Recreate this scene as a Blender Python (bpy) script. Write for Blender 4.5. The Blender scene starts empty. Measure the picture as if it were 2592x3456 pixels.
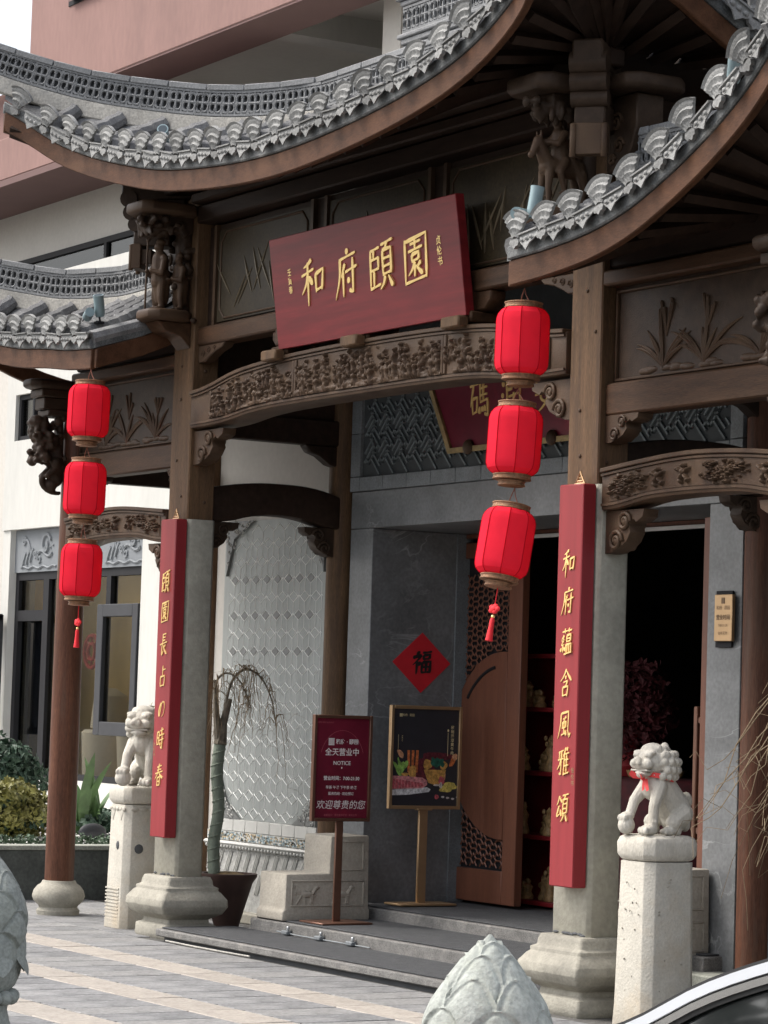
import bpy, bmesh, math, random
import numpy as np
from mathutils import Vector, Matrix
random.seed(7); rng = np.random.RandomState(7)
R = math.radians; PI = math.pi
S = bpy.context.scene; C = S.collection

# ------------------------------------------------------------------ camera
def make_camera():
    yaw, pitch, roll = 0.542422403, 0.0678100478, 0.032048537
    f = Vector((-math.cos(yaw)*math.cos(pitch), math.sin(yaw)*math.cos(pitch), math.sin(pitch)))
    r = f.cross(Vector((0, 0, 1))).normalized(); u = r.cross(f)
    c, s = math.cos(roll), math.sin(roll)
    r2 = c*r + s*u; u2 = -s*r + c*u
    cam = bpy.data.cameras.new('camera'); o = bpy.data.objects.new('camera', cam); C.objects.link(o)
    m = Matrix((r2, u2, -f)).transposed().to_4x4(); m.translation = Vector((17.5, -9.0, 1.6))
    o.matrix_world = m
    cam.sensor_fit = 'AUTO'; cam.sensor_width = 36; cam.lens = 9673.0/3456*36
    cam.clip_start = .1; cam.clip_end = 2000
    S.camera = o
make_camera()

# ------------------------------------------------------------------ light
SUN_EL, SUN_AZ = R(52), R(222)       # azimuth clockwise from +Y: light comes from the front left
def make_light():
    w = bpy.data.worlds.new('World'); S.world = w; w.use_nodes = True
    nt = w.node_tree; nt.nodes.clear()
    sky = nt.nodes.new('ShaderNodeTexSky'); sky.sky_type = 'NISHITA'; sky.sun_disc = False
    sky.sun_elevation = SUN_EL; sky.sun_rotation = SUN_AZ
    sky.air_density = 1.0; sky.dust_density = 5.0; sky.ozone_density = 1.0
    hs = nt.nodes.new('ShaderNodeHueSaturation'); hs.inputs['Saturation'].default_value = .42
    bg = nt.nodes.new('ShaderNodeBackground'); bg.inputs['Strength'].default_value = .14
    out = nt.nodes.new('ShaderNodeOutputWorld')
    nt.links.new(sky.outputs[0], hs.inputs['Color']); nt.links.new(hs.outputs[0], bg.inputs[0]); nt.links.new(bg.outputs[0], out.inputs[0])
    l = bpy.data.lights.new('sun', 'SUN'); l.energy = .85; l.angle = R(16); l.color = (1, .95, .87)
    o = bpy.data.objects.new('sun', l); C.objects.link(o)
    d = Vector((math.sin(SUN_AZ)*math.cos(SUN_EL), math.cos(SUN_AZ)*math.cos(SUN_EL), math.sin(SUN_EL)))
    o.rotation_euler = d.to_track_quat('Z', 'Y').to_euler()
    o.location = d*40
    vs = S.view_settings; vs.view_transform = 'Standard'; vs.look = 'None'; vs.exposure = 1.2; vs.gamma = 1; vs.use_curve_mapping = False
make_light()

# ------------------------------------------------------------------ materials
def _n(nt, t, **k):
    n = nt.nodes.new(t)
    for a, b in k.items(): setattr(n, a, b)
    return n
def ramp(nt, a, b, c0, c1):
    r = _n(nt, 'ShaderNodeValToRGB'); r.color_ramp.elements[0].position = a; r.color_ramp.elements[1].position = b
    r.color_ramp.elements[0].color = (*c0, 1); r.color_ramp.elements[1].color = (*c1, 1); return r
def mat(name, col, rough=.7, var=.25, scale=6, stretch=(1, 1, 1), bump=.0, bscale=60, spec=.5, metal=0, fine=0.0, stain=None, stain_scale=1.5, stain_rng=(.5, .75), coat=0, rand=0):
    m = bpy.data.materials.new(name); m.use_nodes = True; nt = m.node_tree
    b = nt.nodes['Principled BSDF']; L = nt.links.new
    tc = _n(nt, 'ShaderNodeTexCoord'); mp = _n(nt, 'ShaderNodeMapping'); mp.inputs['Scale'].default_value = stretch
    L(tc.outputs['Object'], mp.inputs[0])
    nz = _n(nt, 'ShaderNodeTexNoise'); nz.inputs['Scale'].default_value = scale; nz.inputs['Detail'].default_value = 8; nz.inputs['Roughness'].default_value = .65
    L(mp.outputs[0], nz.inputs['Vector'])
    lo = tuple(c*(1-var) for c in col); hi = tuple(min(1, c*(1+var)) for c in col)
    rp = ramp(nt, .3, .7, lo, hi); L(nz.outputs['Fac'], rp.inputs[0]); out = rp.outputs[0]
    if fine:
        n2 = _n(nt, 'ShaderNodeTexNoise'); n2.inputs['Scale'].default_value = scale*14; n2.inputs['Detail'].default_value = 4
        L(mp.outputs[0], n2.inputs['Vector'])
        r2 = ramp(nt, .35, .65, (1-fine,)*3, (1+fine,)*3); L(n2.outputs['Fac'], r2.inputs[0])
        mx = _n(nt, 'ShaderNodeMix', data_type='RGBA', blend_type='MULTIPLY'); mx.inputs[0].default_value = 1
        L(out, mx.inputs[6]); L(r2.outputs[0], mx.inputs[7]); out = mx.outputs[2]
    if stain:
        n3 = _n(nt, 'ShaderNodeTexNoise'); n3.inputs['Scale'].default_value = stain_scale; n3.inputs['Detail'].default_value = 10; n3.inputs['Roughness'].default_value = .7
        L(mp.outputs[0], n3.inputs['Vector'])
        r3 = ramp(nt, stain_rng[0], stain_rng[1], (0, 0, 0), (1, 1, 1)); L(n3.outputs['Fac'], r3.inputs[0])
        mx = _n(nt, 'ShaderNodeMix', data_type='RGBA'); L(r3.outputs[0], mx.inputs[0]); L(out, mx.inputs[6]); mx.inputs[7].default_value = (*stain, 1); out = mx.outputs[2]
    if rand:
        oi = _n(nt, 'ShaderNodeObjectInfo'); r5 = ramp(nt, 0, 1, (1-rand,)*3, (1+rand*.7,)*3); L(oi.outputs['Random'], r5.inputs[0])
        mx = _n(nt, 'ShaderNodeMix', data_type='RGBA', blend_type='MULTIPLY'); mx.inputs[0].default_value = 1
        L(out, mx.inputs[6]); L(r5.outputs[0], mx.inputs[7]); out = mx.outputs[2]
    L(out, b.inputs['Base Color'])
    b.inputs['Roughness'].default_value = rough; b.inputs['Metallic'].default_value = metal; b.inputs['Specular IOR Level'].default_value = spec
    if coat: b.inputs['Coat Weight'].default_value = coat; b.inputs['Coat Roughness'].default_value = .08
    if bump:
        n4 = _n(nt, 'ShaderNodeTexNoise'); n4.inputs['Scale'].default_value = bscale; n4.inputs['Detail'].default_value = 5
        L(mp.outputs[0], n4.inputs['Vector'])
        bp = _n(nt, 'ShaderNodeBump'); bp.inputs['Strength'].default_value = bump; bp.inputs['Distance'].default_value = .01
        L(n4.outputs['Fac'], bp.inputs['Height']); L(bp.outputs[0], b.inputs['Normal'])
    return m
def marble(name, base, vein, vs=1.6, rough=.35):
    m = mat(name, base, rough, .28, 3, fine=.12); nt = m.node_tree; L = nt.links.new; b = nt.nodes['Principled BSDF']
    src = b.inputs['Base Color'].links[0].from_socket
    tc = _n(nt, 'ShaderNodeTexCoord'); mp = _n(nt, 'ShaderNodeMapping'); mp.inputs['Rotation'].default_value = (.5, .4, .3); mp.inputs['Scale'].default_value = (1, 1, 1.7)
    L(tc.outputs['Object'], mp.inputs[0])
    nz = _n(nt, 'ShaderNodeTexNoise'); nz.inputs['Scale'].default_value = vs; nz.inputs['Detail'].default_value = 9; nz.inputs['Distortion'].default_value = .9
    L(mp.outputs[0], nz.inputs[0])
    a = _n(nt, 'ShaderNodeMath', operation='SUBTRACT'); a.inputs[1].default_value = .5; L(nz.outputs['Fac'], a.inputs[0])
    a2 = _n(nt, 'ShaderNodeMath', operation='ABSOLUTE'); L(a.outputs[0], a2.inputs[0])
    r = ramp(nt, 0, .012, (1, 1, 1), (0, 0, 0)); L(a2.outputs[0], r.inputs[0])
    n2 = _n(nt, 'ShaderNodeTexNoise'); n2.inputs['Scale'].default_value = 1.7; L(tc.outputs['Object'], n2.inputs[0])
    r2 = ramp(nt, .5, .68, (0, 0, 0), (.6, .6, .6)); L(n2.outputs['Fac'], r2.inputs[0])
    mu = _n(nt, 'ShaderNodeMath', operation='MULTIPLY'); L(r.outputs[0], mu.inputs[0]); L(r2.outputs[0], mu.inputs[1])
    mx = _n(nt, 'ShaderNodeMix', data_type='RGBA'); L(mu.outputs[0], mx.inputs[0]); L(src, mx.inputs[6]); mx.inputs[7].default_value = (*vein, 1)
    L(mx.outputs[2], b.inputs['Base Color']); return m
def glass(name, tint=(.6, .62, .6), refl=.12):
    m = bpy.data.materials.new(name); m.use_nodes = True; nt = m.node_tree; nt.nodes.clear(); L = nt.links.new
    o = _n(nt, 'ShaderNodeOutputMaterial'); t = _n(nt, 'ShaderNodeBsdfTransparent'); t.inputs[0].default_value = (*tint, 1)
    g = _n(nt, 'ShaderNodeBsdfGlossy'); g.inputs['Roughness'].default_value = .02
    mx = _n(nt, 'ShaderNodeMixShader'); mx.inputs[0].default_value = refl; L(t.outputs[0], mx.inputs[1]); L(g.outputs[0], mx.inputs[2]); L(mx.outputs[0], o.inputs[0])
    return m
def cloth(name, col, seams=True):
    m = bpy.data.materials.new(name); m.use_nodes = True; nt = m.node_tree; nt.nodes.clear(); L = nt.links.new
    o = _n(nt, 'ShaderNodeOutputMaterial'); d = _n(nt, 'ShaderNodeBsdfDiffuse'); t = _n(nt, 'ShaderNodeBsdfTranslucent')
    tc = _n(nt, 'ShaderNodeTexCoord'); nz = _n(nt, 'ShaderNodeTexNoise'); nz.inputs['Scale'].default_value = 7; L(tc.outputs['Object'], nz.inputs[0])
    r = ramp(nt, .3, .7, tuple(c*.9 for c in col), col); L(nz.outputs['Fac'], r.inputs[0])
    L(r.outputs[0], d.inputs[0]); L(r.outputs[0], t.inputs[0])
    wv = _n(nt, 'ShaderNodeTexWave'); wv.bands_direction = 'Z'; wv.inputs['Scale'].default_value = 90; L(tc.outputs['Object'], wv.inputs[0])
    bp = _n(nt, 'ShaderNodeBump'); bp.inputs['Strength'].default_value = .08; bp.inputs['Distance'].default_value = .003; L(wv.outputs['Fac'], bp.inputs['Height']); L(bp.outputs[0], d.inputs['Normal'])
    mx = _n(nt, 'ShaderNodeMixShader'); mx.inputs[0].default_value = .42
    L(d.outputs[0], mx.inputs[1]); L(t.outputs[0], mx.inputs[2]); L(mx.outputs[0], o.inputs[0]); return m
M = {}
M['wood_shaded'] = mat('wood_shaded', (.030, .0175, .012), .6, .35, 5, (.6, 4, 4), .1, rand=.2, spec=.18)  # timber colour lowered to carry the shade under the eaves
M['wood_beam'] = mat('wood_beam', (0.0594, 0.0306, 0.0162), .55, .4, 4, (.5, 5, 5), .15, 40, fine=.2, stain=(0.099, 0.0576, 0.0324), stain_rng=(.52, .75), spec=.18)
M['wood_post'] = mat('wood_post', (.118, .070, .038), .6, .35, 5, (5, 5, .35), .15, 40, fine=.25, stain=(.055, .035, .028), stain_scale=2.2, stain_rng=(.5, .8), spec=.18)
M['wood_carve'] = mat('wood_carve', (0.09632, 0.0602, 0.03698), .5, .35, 12, bump=.2, bscale=120, stain=(0.03612, 0.01978, 0.0129), stain_scale=6, stain_rng=(.4, .7), spec=.18)
M['wood_carve_dark'] = mat('wood_carve_dark', (0.0442, 0.02805, 0.0187), .5, .35, 12, bump=.2, bscale=120, spec=.18)  # carved wood again, darkened so its tone includes the eave shade
M['wood_fascia'] = mat('wood_fascia', (.082, .036, .018), .6, .35, 3, (1, 3, 3), .1, 40, fine=.15, stain=(0.0972, 0.0504, 0.02736), stain_rng=(.5, .8), spec=.18)
M['wood_panel'] = mat('wood_panel', (0.0357, 0.02635, 0.01445), .5, .35, 3, (1, 3, 1), .1, 40, fine=.2, spec=.18)
M['wood_round'] = mat('wood_round', (.100, .042, .025), .5, .4, 4, (6, 6, .4), .15, 40, fine=.25, stain=(0.128, 0.088, 0.068), stain_scale=1.4, stain_rng=(.5, .75), spec=.18)
M['wood_door'] = mat('wood_door', (.150, .055, .030), .5, .2, 5, (5, 5, .4), .08, 50, fine=.12)
M['dark_void'] = mat('dark_void', (.012, .012, .016), .8, .2)
M['stone_post'] = mat('stone_post', (.33, .315, .26), .8, .2, 2.2, bump=.25, bscale=70, fine=.09, stain=(.19, .18, .15), stain_scale=1.5, stain_rng=(.48, .8))
M['stone_base'] = mat('stone_base', (0.322, 0.3036, 0.253), .85, .25, 4, bump=.4, bscale=60, fine=.08, stain=(0.1564, 0.1472, 0.1242), stain_scale=2.5, stain_rng=(.48, .8))
M['stone_white'] = mat('stone_white', (.53, .50, .435), .85, .14, 6, (1, 1, .45), bump=.45, bscale=110, fine=.08, stain=(.32, .285, .225), stain_scale=4, stain_rng=(.47, .8))
M['stone_ped'] = mat('stone_ped', (0.473, 0.4472, 0.387), .85, .12, 5, bump=.35, bscale=80, fine=.07, stain=(0.4042, 0.3096, 0.1978), stain_scale=1.6, stain_rng=(.48, .8))
M['stone_lotus'] = mat('stone_lotus', (.30, .318, .292), .85, .16, 5, bump=.35, bscale=120, fine=.16, stain=(0.368, 0.3864, 0.3128), stain_scale=3, stain_rng=(.5, .8))
M['stone_bench'] = mat('stone_bench', (.41, .375, .315), .85, .16, 4, bump=.4, bscale=60, fine=.09, stain=(.27, .245, .20), stain_scale=2.2, stain_rng=(.48, .8))
M['tile_roof'] = mat('tile_roof', (0.155, 0.155, 0.158), .85, .3, 9, bump=.3, bscale=80, fine=.25, stain=(0.26, 0.26, 0.25), stain_scale=5, stain_rng=(.5, .8), rand=.2)
M['tile_cap'] = mat('tile_cap', (.235, .236, .23), .75, .3, 8, bump=.35, bscale=110, fine=.2, stain=(.13, .13, .128), stain_scale=6, stain_rng=(.5, .75), rand=.28)
M['tile_edge'] = mat('tile_edge', (.11, .115, .115), .6, .5, 7, bump=.4, bscale=60, fine=.3, stain=(.5, .5, .47), stain_scale=7, stain_rng=(.58, .75))
M['ridge_brick'] = mat('ridge_brick', (0.1932, 0.1978, 0.2024), .8, .2, 8, bump=.3, bscale=90, fine=.2, rand=.12)
M['ridge_dark'] = mat('ridge_dark', (.075, .078, .082), .9, .2)
M['mortar'] = mat('mortar', (0.396, 0.378, 0.342), .9, .2, 5, bump=.3, bscale=50, fine=.2, stain=(0.225, 0.225, 0.216), stain_rng=(.5, .8), stain_scale=4)
M['marble'] = marble('marble', (.170, .176, .180), (.5, .51, .51))
M['fret'] = mat('fret', (.15, .175, .185), .7, .2, 9, bump=.2, bscale=90, fine=.2)
M['fret_back'] = mat('fret_back', (.055, .062, .066), .8, .2)
M['tile_grey'] = mat('tile_grey', (.175, .19, .20), .6, .2, 6, bump=.15, bscale=80, fine=.15, rand=.08)
M['carpet'] = mat('carpet', (.060, .062, .066), .95, .2, 14, bump=.6, bscale=300, fine=.3)
M['step_edge'] = mat('step_edge', (.155, .150, .142), .85, .3, 12, bump=.6, bscale=90, fine=.35, stain=(.30, .28, .25), stain_scale=9, stain_rng=(.55, .75))
M['lacquer'] = mat('lacquer', (0.1827, 0.0136, 0.017), .42, .28, 3.5, (.4, 1, 5), .0, spec=.35, stain=(0.1105, 0.0085, 0.0119), stain_scale=1.2, stain_rng=(.45, .7))
M['lacquer_post'] = mat('lacquer_post', (0.258, 0.02408, 0.02924), .45, .12, 4, (5, 5, .3), spec=.35)
M['gold'] = mat('gold', (.95, .68, .27), .38, .1, 9, metal=.55)
M['gold_dim'] = mat('gold_dim', (.34, .25, .12), .5, .35, 14, metal=.4, bump=.2, bscale=120)
M['bamboo_tone'] = mat('bamboo_tone', (.105, .080, .045), .5, .35, 14, bump=.2, bscale=120)
M['lantern'] = cloth('lantern_cloth', (.97, .042, .078))
M['lantern_seam'] = cloth('lantern_seam', (.66, .012, .026))
M['brass_trim'] = mat('brass_trim', (0.26, 0.135, 0.07), .5, .45, 55, bump=.5, bscale=160, metal=.3)
M['brass'] = mat('brass', (.50, .335, .185), .4, .1, 6, metal=.65)
M['brass_dark'] = mat('brass_dark', (.15, .075, .050), .4, .2, 6, metal=.5)
M['red_thread'] = mat('red_thread', (.72, .02, .03), .8, .1)
M['ribbon'] = mat('ribbon', (.80, .07, .07), .7, .1)
M['cord'] = mat('cord', (.25, .09, .06), .8, .2)
M['paper_red'] = mat('paper_red', (.62, .018, .030), .6, .1, 8)
M['ink'] = mat('ink', (.015, .013, .013), .6, .1)
M['pink'] = mat('pink_render', (.255, .150, .132), .9, .10, 1.2, (1, 1, .35), fine=.05, stain=(.185, .112, .10), stain_scale=.9, stain_rng=(.52, .85))
M['pink_shade'] = mat('pink_render_shaded', (0.144, 0.08496, 0.0792), .9, .06, 2)  # darker copy of the pink render, underside shade put into the colour
M['white_wall'] = mat('white_render', (.50, .495, .465), .9, .05, 1.2, (1, 1, .3), fine=.03, stain=(.42, .41, .38), stain_scale=1.2, stain_rng=(.55, .9))
M['beige_wall'] = mat('beige_render', (0.504, 0.4815, 0.441), .9, .05, 1.5, fine=.03)
M['grey_frieze'] = mat('grey_frieze', (0.17, 0.1827, 0.1955), .8, .08, 5)
M['frame_dark'] = mat('frame_dark', (.018, .018, .020), .7, .1, spec=.2)
M['frame_grey'] = mat('frame_grey', (.040, .041, .045), .6, .1, spec=.25)
M['glass'] = glass('window_glass', (.74, .73, .69), .07)
M['glass_dark'] = glass('window_glass_dark', (.35, .38, .40), .10)
M['room_wall'] = mat('room_wall', (0.86, 0.66, 0.33), .9, .15, 2)
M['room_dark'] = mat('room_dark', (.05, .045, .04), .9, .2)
M['curtain'] = mat('curtain', (.02, .022, .035), .9, .3, 20, (8, 8, .2))
M['planter'] = mat('planter_stone', (.085, .095, .088), .5, .4, 2.5, fine=.2, bump=.1)
M['planter_cap'] = mat('planter_cap', (.30, .31, .27), .7, .2, 5, fine=.2)
M['gravel'] = mat('white_gravel', (.78, .77, .74), .9, .2, 60, bump=1, bscale=90)
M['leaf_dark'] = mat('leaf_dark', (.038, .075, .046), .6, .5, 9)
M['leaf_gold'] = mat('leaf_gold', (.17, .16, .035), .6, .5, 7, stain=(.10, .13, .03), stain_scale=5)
M['leaf_hedge'] = mat('leaf_hedge', (.065, .105, .06), .7, .5, 9)
M['leaf_canna'] = mat('leaf_canna', (0.075, 0.1425, 0.045), .5, .5, 6)
M['leaf_mum'] = mat('leaf_mum', (.20, .19, .07), .7, .5, 30)
M['twig'] = mat('twig', (.20, .145, .085), .8, .3, 20)
M['bark'] = mat('bark', (.15, .13, .10), .9, .4, 20, bump=.5)
M['wrap'] = mat('wrap_cloth', (.22, .26, .21), .9, .2, 8, bump=.6, bscale=40)
M['clay'] = mat('clay_pot', (.060, .030, .024), .6, .3, 6)
M['soil'] = mat('soil', (.22, .15, .07), .95, .4, 20, bump=1)
M['slab_grey'] = mat('slab_grey', (0.1974, 0.1982, 0.1999), .8, .28, 3.5, bump=.35, bscale=90, fine=.22, stain=(0.2604, 0.2562, 0.2495), stain_scale=2.6, stain_rng=(.5, .8), rand=.10)
M['slab_grey_b'] = mat('slab_grey_b', (0.168, 0.1697, 0.1722), .8, .28, 3.5, bump=.35, bscale=90, fine=.22, stain=(0.2688, 0.2646, 0.2604), stain_scale=2.6, stain_rng=(.5, .8))
M['slab_grey_c'] = mat('slab_grey_c', (0.2268, 0.2251, 0.2218), .8, .28, 3.5, bump=.35, bscale=90, fine=.22, stain=(.15, .147, .142), stain_scale=2.6, stain_rng=(.5, .8))
M['slab_beige'] = mat('slab_beige', (0.3444, 0.3108, 0.273), .8, .16, 3.5, bump=.3, bscale=90, fine=.15, stain=(.245, .215, .185), stain_scale=2, stain_rng=(.5, .8), rand=.08)
M['grout'] = mat('grout', (.085, .082, .076), .95, .3, 20, bump=.5)
M['hexpanel'] = mat('hexpanel', (.25, .268, .258), .5, .12, 1.6, (9, 1, .7), fine=.05, stain=(.36, .378, .365), stain_scale=.5, stain_rng=(.45, .75))
M['hexline'] = mat('hexline', (.85, .86, .83), .6, .1)
M['hexgrey'] = mat('hexgrey', (.15, .155, .15), .5, .2, 12)
M['tile_white'] = mat('tile_white', (0.495, 0.495, 0.468), .5, .1, 6)
M['tile_carve'] = mat('tile_carve', (.38, .38, .36), .8, .3, 30, bump=.5, bscale=80)
M['mosaic_a'] = mat('mosaic_a', (.30, .40, .44), .5, .2, 40)
M['mosaic_b'] = mat('mosaic_b', (.52, .42, .26), .5, .2, 40)
M['steel'] = mat('steel', (.55, .57, .58), .35, .1, metal=.8)
M['plastic_white'] = mat('plastic_white', (.7, .7, .68), .5, .1)
M['lamp_metal'] = mat('lamp_metal', (.24, .32, .34), .45, .15, metal=.3)
M['car_paint'] = mat('car_paint', (.70, .73, .77), .3, .03, metal=.25, coat=1)
M['chrome'] = mat('chrome', (.86, .86, .85), .12, .02, metal=1)
M['rubber'] = mat('rubber', (.018, .018, .019), .6, .1)
M['car_glass'] = mat('car_glass', (.012, .014, .014), .03, .05, spec=.9, coat=1)
M['tyre'] = mat('tyre', (.02, .02, .02), .9, .2)
M['poster_red'] = mat('poster_red', (.155, .012, .030), .35, .35, 1.6, spec=.4, stain=(.35, .015, .04), stain_scale=1.2, stain_rng=(.5, .75))
M['poster_black'] = mat('poster_black', (.038, .036, .042), .35, .1, spec=.4)
M['print_white'] = mat('print_white', (.80, .76, .74), .6, .05)
M['print_pink'] = mat('print_pink', (.45, .10, .13), .6, .05)
M['print_gold'] = mat('print_gold', (.72, .60, .33), .6, .05)
M['print_brown'] = mat('print_brown', (.17, .10, .045), .6, .05)
def flat(n, c): M[n] = mat(n, c, .5, .6, 45, fine=.3)
for n, c in dict(p_meat=(.50, .10, .12), p_meat2=(.62, .25, .26), p_plate=(.75, .74, .76), p_leaf=(.25, .45, .10), p_bowl=(.55, .30, .08), p_green=(.02, .12, .08), p_soup=(.60, .48, .12), p_carrot=(.55, .16, .05), p_prawn=(.70, .33, .18), p_wine=(.12, .02, .03), p_stone=(.55, .50, .47)).items(): flat(n, c)
M['red_cabinet'] = mat('red_cabinet', (.20, .012, .015), .5, .3, 4)
M['red_flower'] = mat('red_flower', (.05, .002, .004), .8, .5, 14)
M['figure_gold'] = mat('figure_gold', (.40, .25, .11), .5, .5, 30)

# ------------------------------------------------------------------ mesh builder
class MB:
    def __init__(s): s.v = []; s.f = []
    def add(s, vs, fs):
        n = len(s.v); s.v += [tuple(p) for p in vs]; s.f += [tuple(i+n for i in f) for f in fs]; return s
    def box(s, x0, x1, y0, y1, z0, z1):
        return s.add([(x0,y0,z0),(x1,y0,z0),(x1,y1,z0),(x0,y1,z0),(x0,y0,z1),(x1,y0,z1),(x1,y1,z1),(x0,y1,z1)],
                     [(0,3,2,1),(4,5,6,7),(0,1,5,4),(1,2,6,5),(2,3,7,6),(3,0,4,7)])
    def prism(s, pts, a0, a1, ax='y'):
        # pts: 2-D outline; ax 'y': (x,z), ax 'x': (y,z), ax 'z': (x,y)
        def P(p, a): return (p[0], a, p[1]) if ax == 'y' else (a, p[0], p[1]) if ax == 'x' else (p[0], p[1], a)
        n = len(pts)
        return s.add([P(p, a0) for p in pts]+[P(p, a1) for p in pts],
                     [tuple(range(n)), tuple(range(2*n-1, n-1, -1))]+[(i, i+n, (i+1) % n+n, (i+1) % n) for i in range(n)])
    def lathe(s, prof, n=24, c=(0, 0, 0), sq=0, rot=0, cap=True):
        vs = []
        for r, z in prof:
            for k in range(n):
                a = 2*PI*k/n+rot; k_ = 1.0
                if sq:
                    k_ = 1/max(abs(math.cos(a)), abs(math.sin(a)))
                vs.append((c[0]+r*k_*math.cos(a), c[1]+r*k_*math.sin(a), c[2]+z))
        fs = [(i*n+k, i*n+(k+1) % n, (i+1)*n+(k+1) % n, (i+1)*n+k) for i in range(len(prof)-1) for k in range(n)]
        if cap: fs += [tuple(range(n-1, -1, -1)), tuple(range((len(prof)-1)*n, len(prof)*n))]
        return s.add(vs, fs)
    def rect_lathe(s, prof, hx, hy, c=(0, 0, 0), ch=.0):
        # prof: (offset, z) outwards from a hx x hy rectangle, with chamfered corners ch
        vs = []
        for o, z in prof:
            x, y = hx+o, hy+o
            vs += [(c[0]+a, c[1]+b, c[2]+z) for a, b in ((-x+ch,-y),(x-ch,-y),(x,-y+ch),(x,y-ch),(x-ch,y),(-x+ch,y),(-x,y-ch),(-x,-y+ch))]
        n = 8
        fs = [(i*n+k, i*n+(k+1) % n, (i+1)*n+(k+1) % n, (i+1)*n+k) for i in range(len(prof)-1) for k in range(n)]
        fs += [tuple(range(n-1, -1, -1)), tuple(range((len(prof)-1)*n, len(prof)*n))]
        return s.add(vs, fs)
    def tube(s, pts, r, n=8, cap=True):
        pts = [Vector(p) for p in pts]; m = len(pts)
        rs = r if isinstance(r, (list, tuple)) else [r]*m
        vs = []; prev = None
        for i, p in enumerate(pts):
            t = (pts[min(i+1, m-1)]-pts[max(i-1, 0)]).normalized()
            if prev is None:
                a = Vector((0, 0, 1)) if abs(t.z) < .9 else Vector((1, 0, 0)); u = t.cross(a).normalized()
            else:
                u = (prev - t*prev.dot(t)).normalized()
            prev = u; w = t.cross(u)
            for k in range(n):
                a = 2*PI*k/n; vs.append(p + rs[i]*(math.cos(a)*u+math.sin(a)*w))
        fs = [(i*n+k, i*n+(k+1) % n, (i+1)*n+(k+1) % n, (i+1)*n+k) for i in range(m-1) for k in range(n)]
        if cap: fs += [tuple(range(n-1, -1, -1)), tuple(range((m-1)*n, m*n))]
        return s.add(vs, fs)
    def ball(s, c, r, n=10, m=7, rot=None):
        rx, ry, rz = r if isinstance(r, (list, tuple)) else (r, r, r)
        vs = [(0, 0, -1)]
        for i in range(1, m):
            ph = -PI/2+PI*i/m
            for k in range(n): vs.append((math.cos(ph)*math.cos(2*PI*k/n), math.cos(ph)*math.sin(2*PI*k/n), math.sin(ph)))
        vs.append((0, 0, 1)); L = len(vs)-1
        fs = [(0, 1+(k+1) % n, 1+k) for k in range(n)]
        fs += [(1+i*n+k, 1+i*n+(k+1) % n, 1+(i+1)*n+(k+1) % n, 1+(i+1)*n+k) for i in range(m-2) for k in range(n)]
        fs += [(L, 1+(m-2)*n+k, 1+(m-2)*n+(k+1) % n) for k in range(n)]
        out = []
        for x, y, z in vs:
            p = Vector((x*rx, y*ry, z*rz))
            if rot is not None: p = rot @ p
            out.append((c[0]+p.x, c[1]+p.y, c[2]+p.z))
        return s.add(out, fs)
    def capsule(s, a, b, ra, rb, n=9):
        a, b = Vector(a), Vector(b)
        s.tube([a+(b-a)*t for t in (0, .25, .5, .75, 1)], [ra+(rb-ra)*t for t in (0, .25, .5, .75, 1)], n); s.ball(a, ra, n, 6); s.ball(b, rb, n, 6); return s
    def grid(s, fn, nu, nv):
        vs = [fn(i/nu, j/nv) for i in range(nu+1) for j in range(nv+1)]
        return s.add(vs, [(i*(nv+1)+j, (i+1)*(nv+1)+j, (i+1)*(nv+1)+j+1, i*(nv+1)+j+1) for i in range(nu) for j in range(nv)])
    def strip(s, path, sec, closed_sec=True):
        # sweep a section (list of (y,z) offsets) along path points (x,y,z), section kept upright
        vs = [(p[0], p[1]+o[0], p[2]+o[1]) for p in path for o in sec]; n = len(sec); m = len(path)
        fs = [(i*n+k, i*n+(k+1) % n, (i+1)*n+(k+1) % n, (i+1)*n+k) for i in range(m-1) for k in range(n)]
        fs += [tuple(range(n-1, -1, -1)), tuple(range((m-1)*n, m*n))]
        return s.add(vs, fs)
    def ribbon(s, path, w, d0, d1):
        """vertical band swept along a path in plan: width w outward normal thickness, heights d0..d1"""
        P = [Vector(p) for p in path]; vs = []
        for i, p in enumerate(P):
            t = P[min(i+1, len(P)-1)]-P[max(i-1, 0)]; t.z = 0; t.normalize(); n = Vector((t.y, -t.x, 0))
            for a, b in ((w/2, d0), (w/2, d1), (-w/2, d1), (-w/2, d0)): vs.append(p+n*a+Vector((0, 0, b)))
        m = len(P)
        fs = [(i*4+k, i*4+(k+1) % 4, (i+1)*4+(k+1) % 4, (i+1)*4+k) for i in range(m-1) for k in range(4)]+[(3, 2, 1, 0), ((m-1)*4, (m-1)*4+1, (m-1)*4+2, (m-1)*4+3)]
        return s.add(vs, fs)
    def join(s, o, mtx=None):
        vs = o.v if mtx is None else [tuple(mtx @ Vector(p)) for p in o.v]
        return s.add(vs, o.f)

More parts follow.
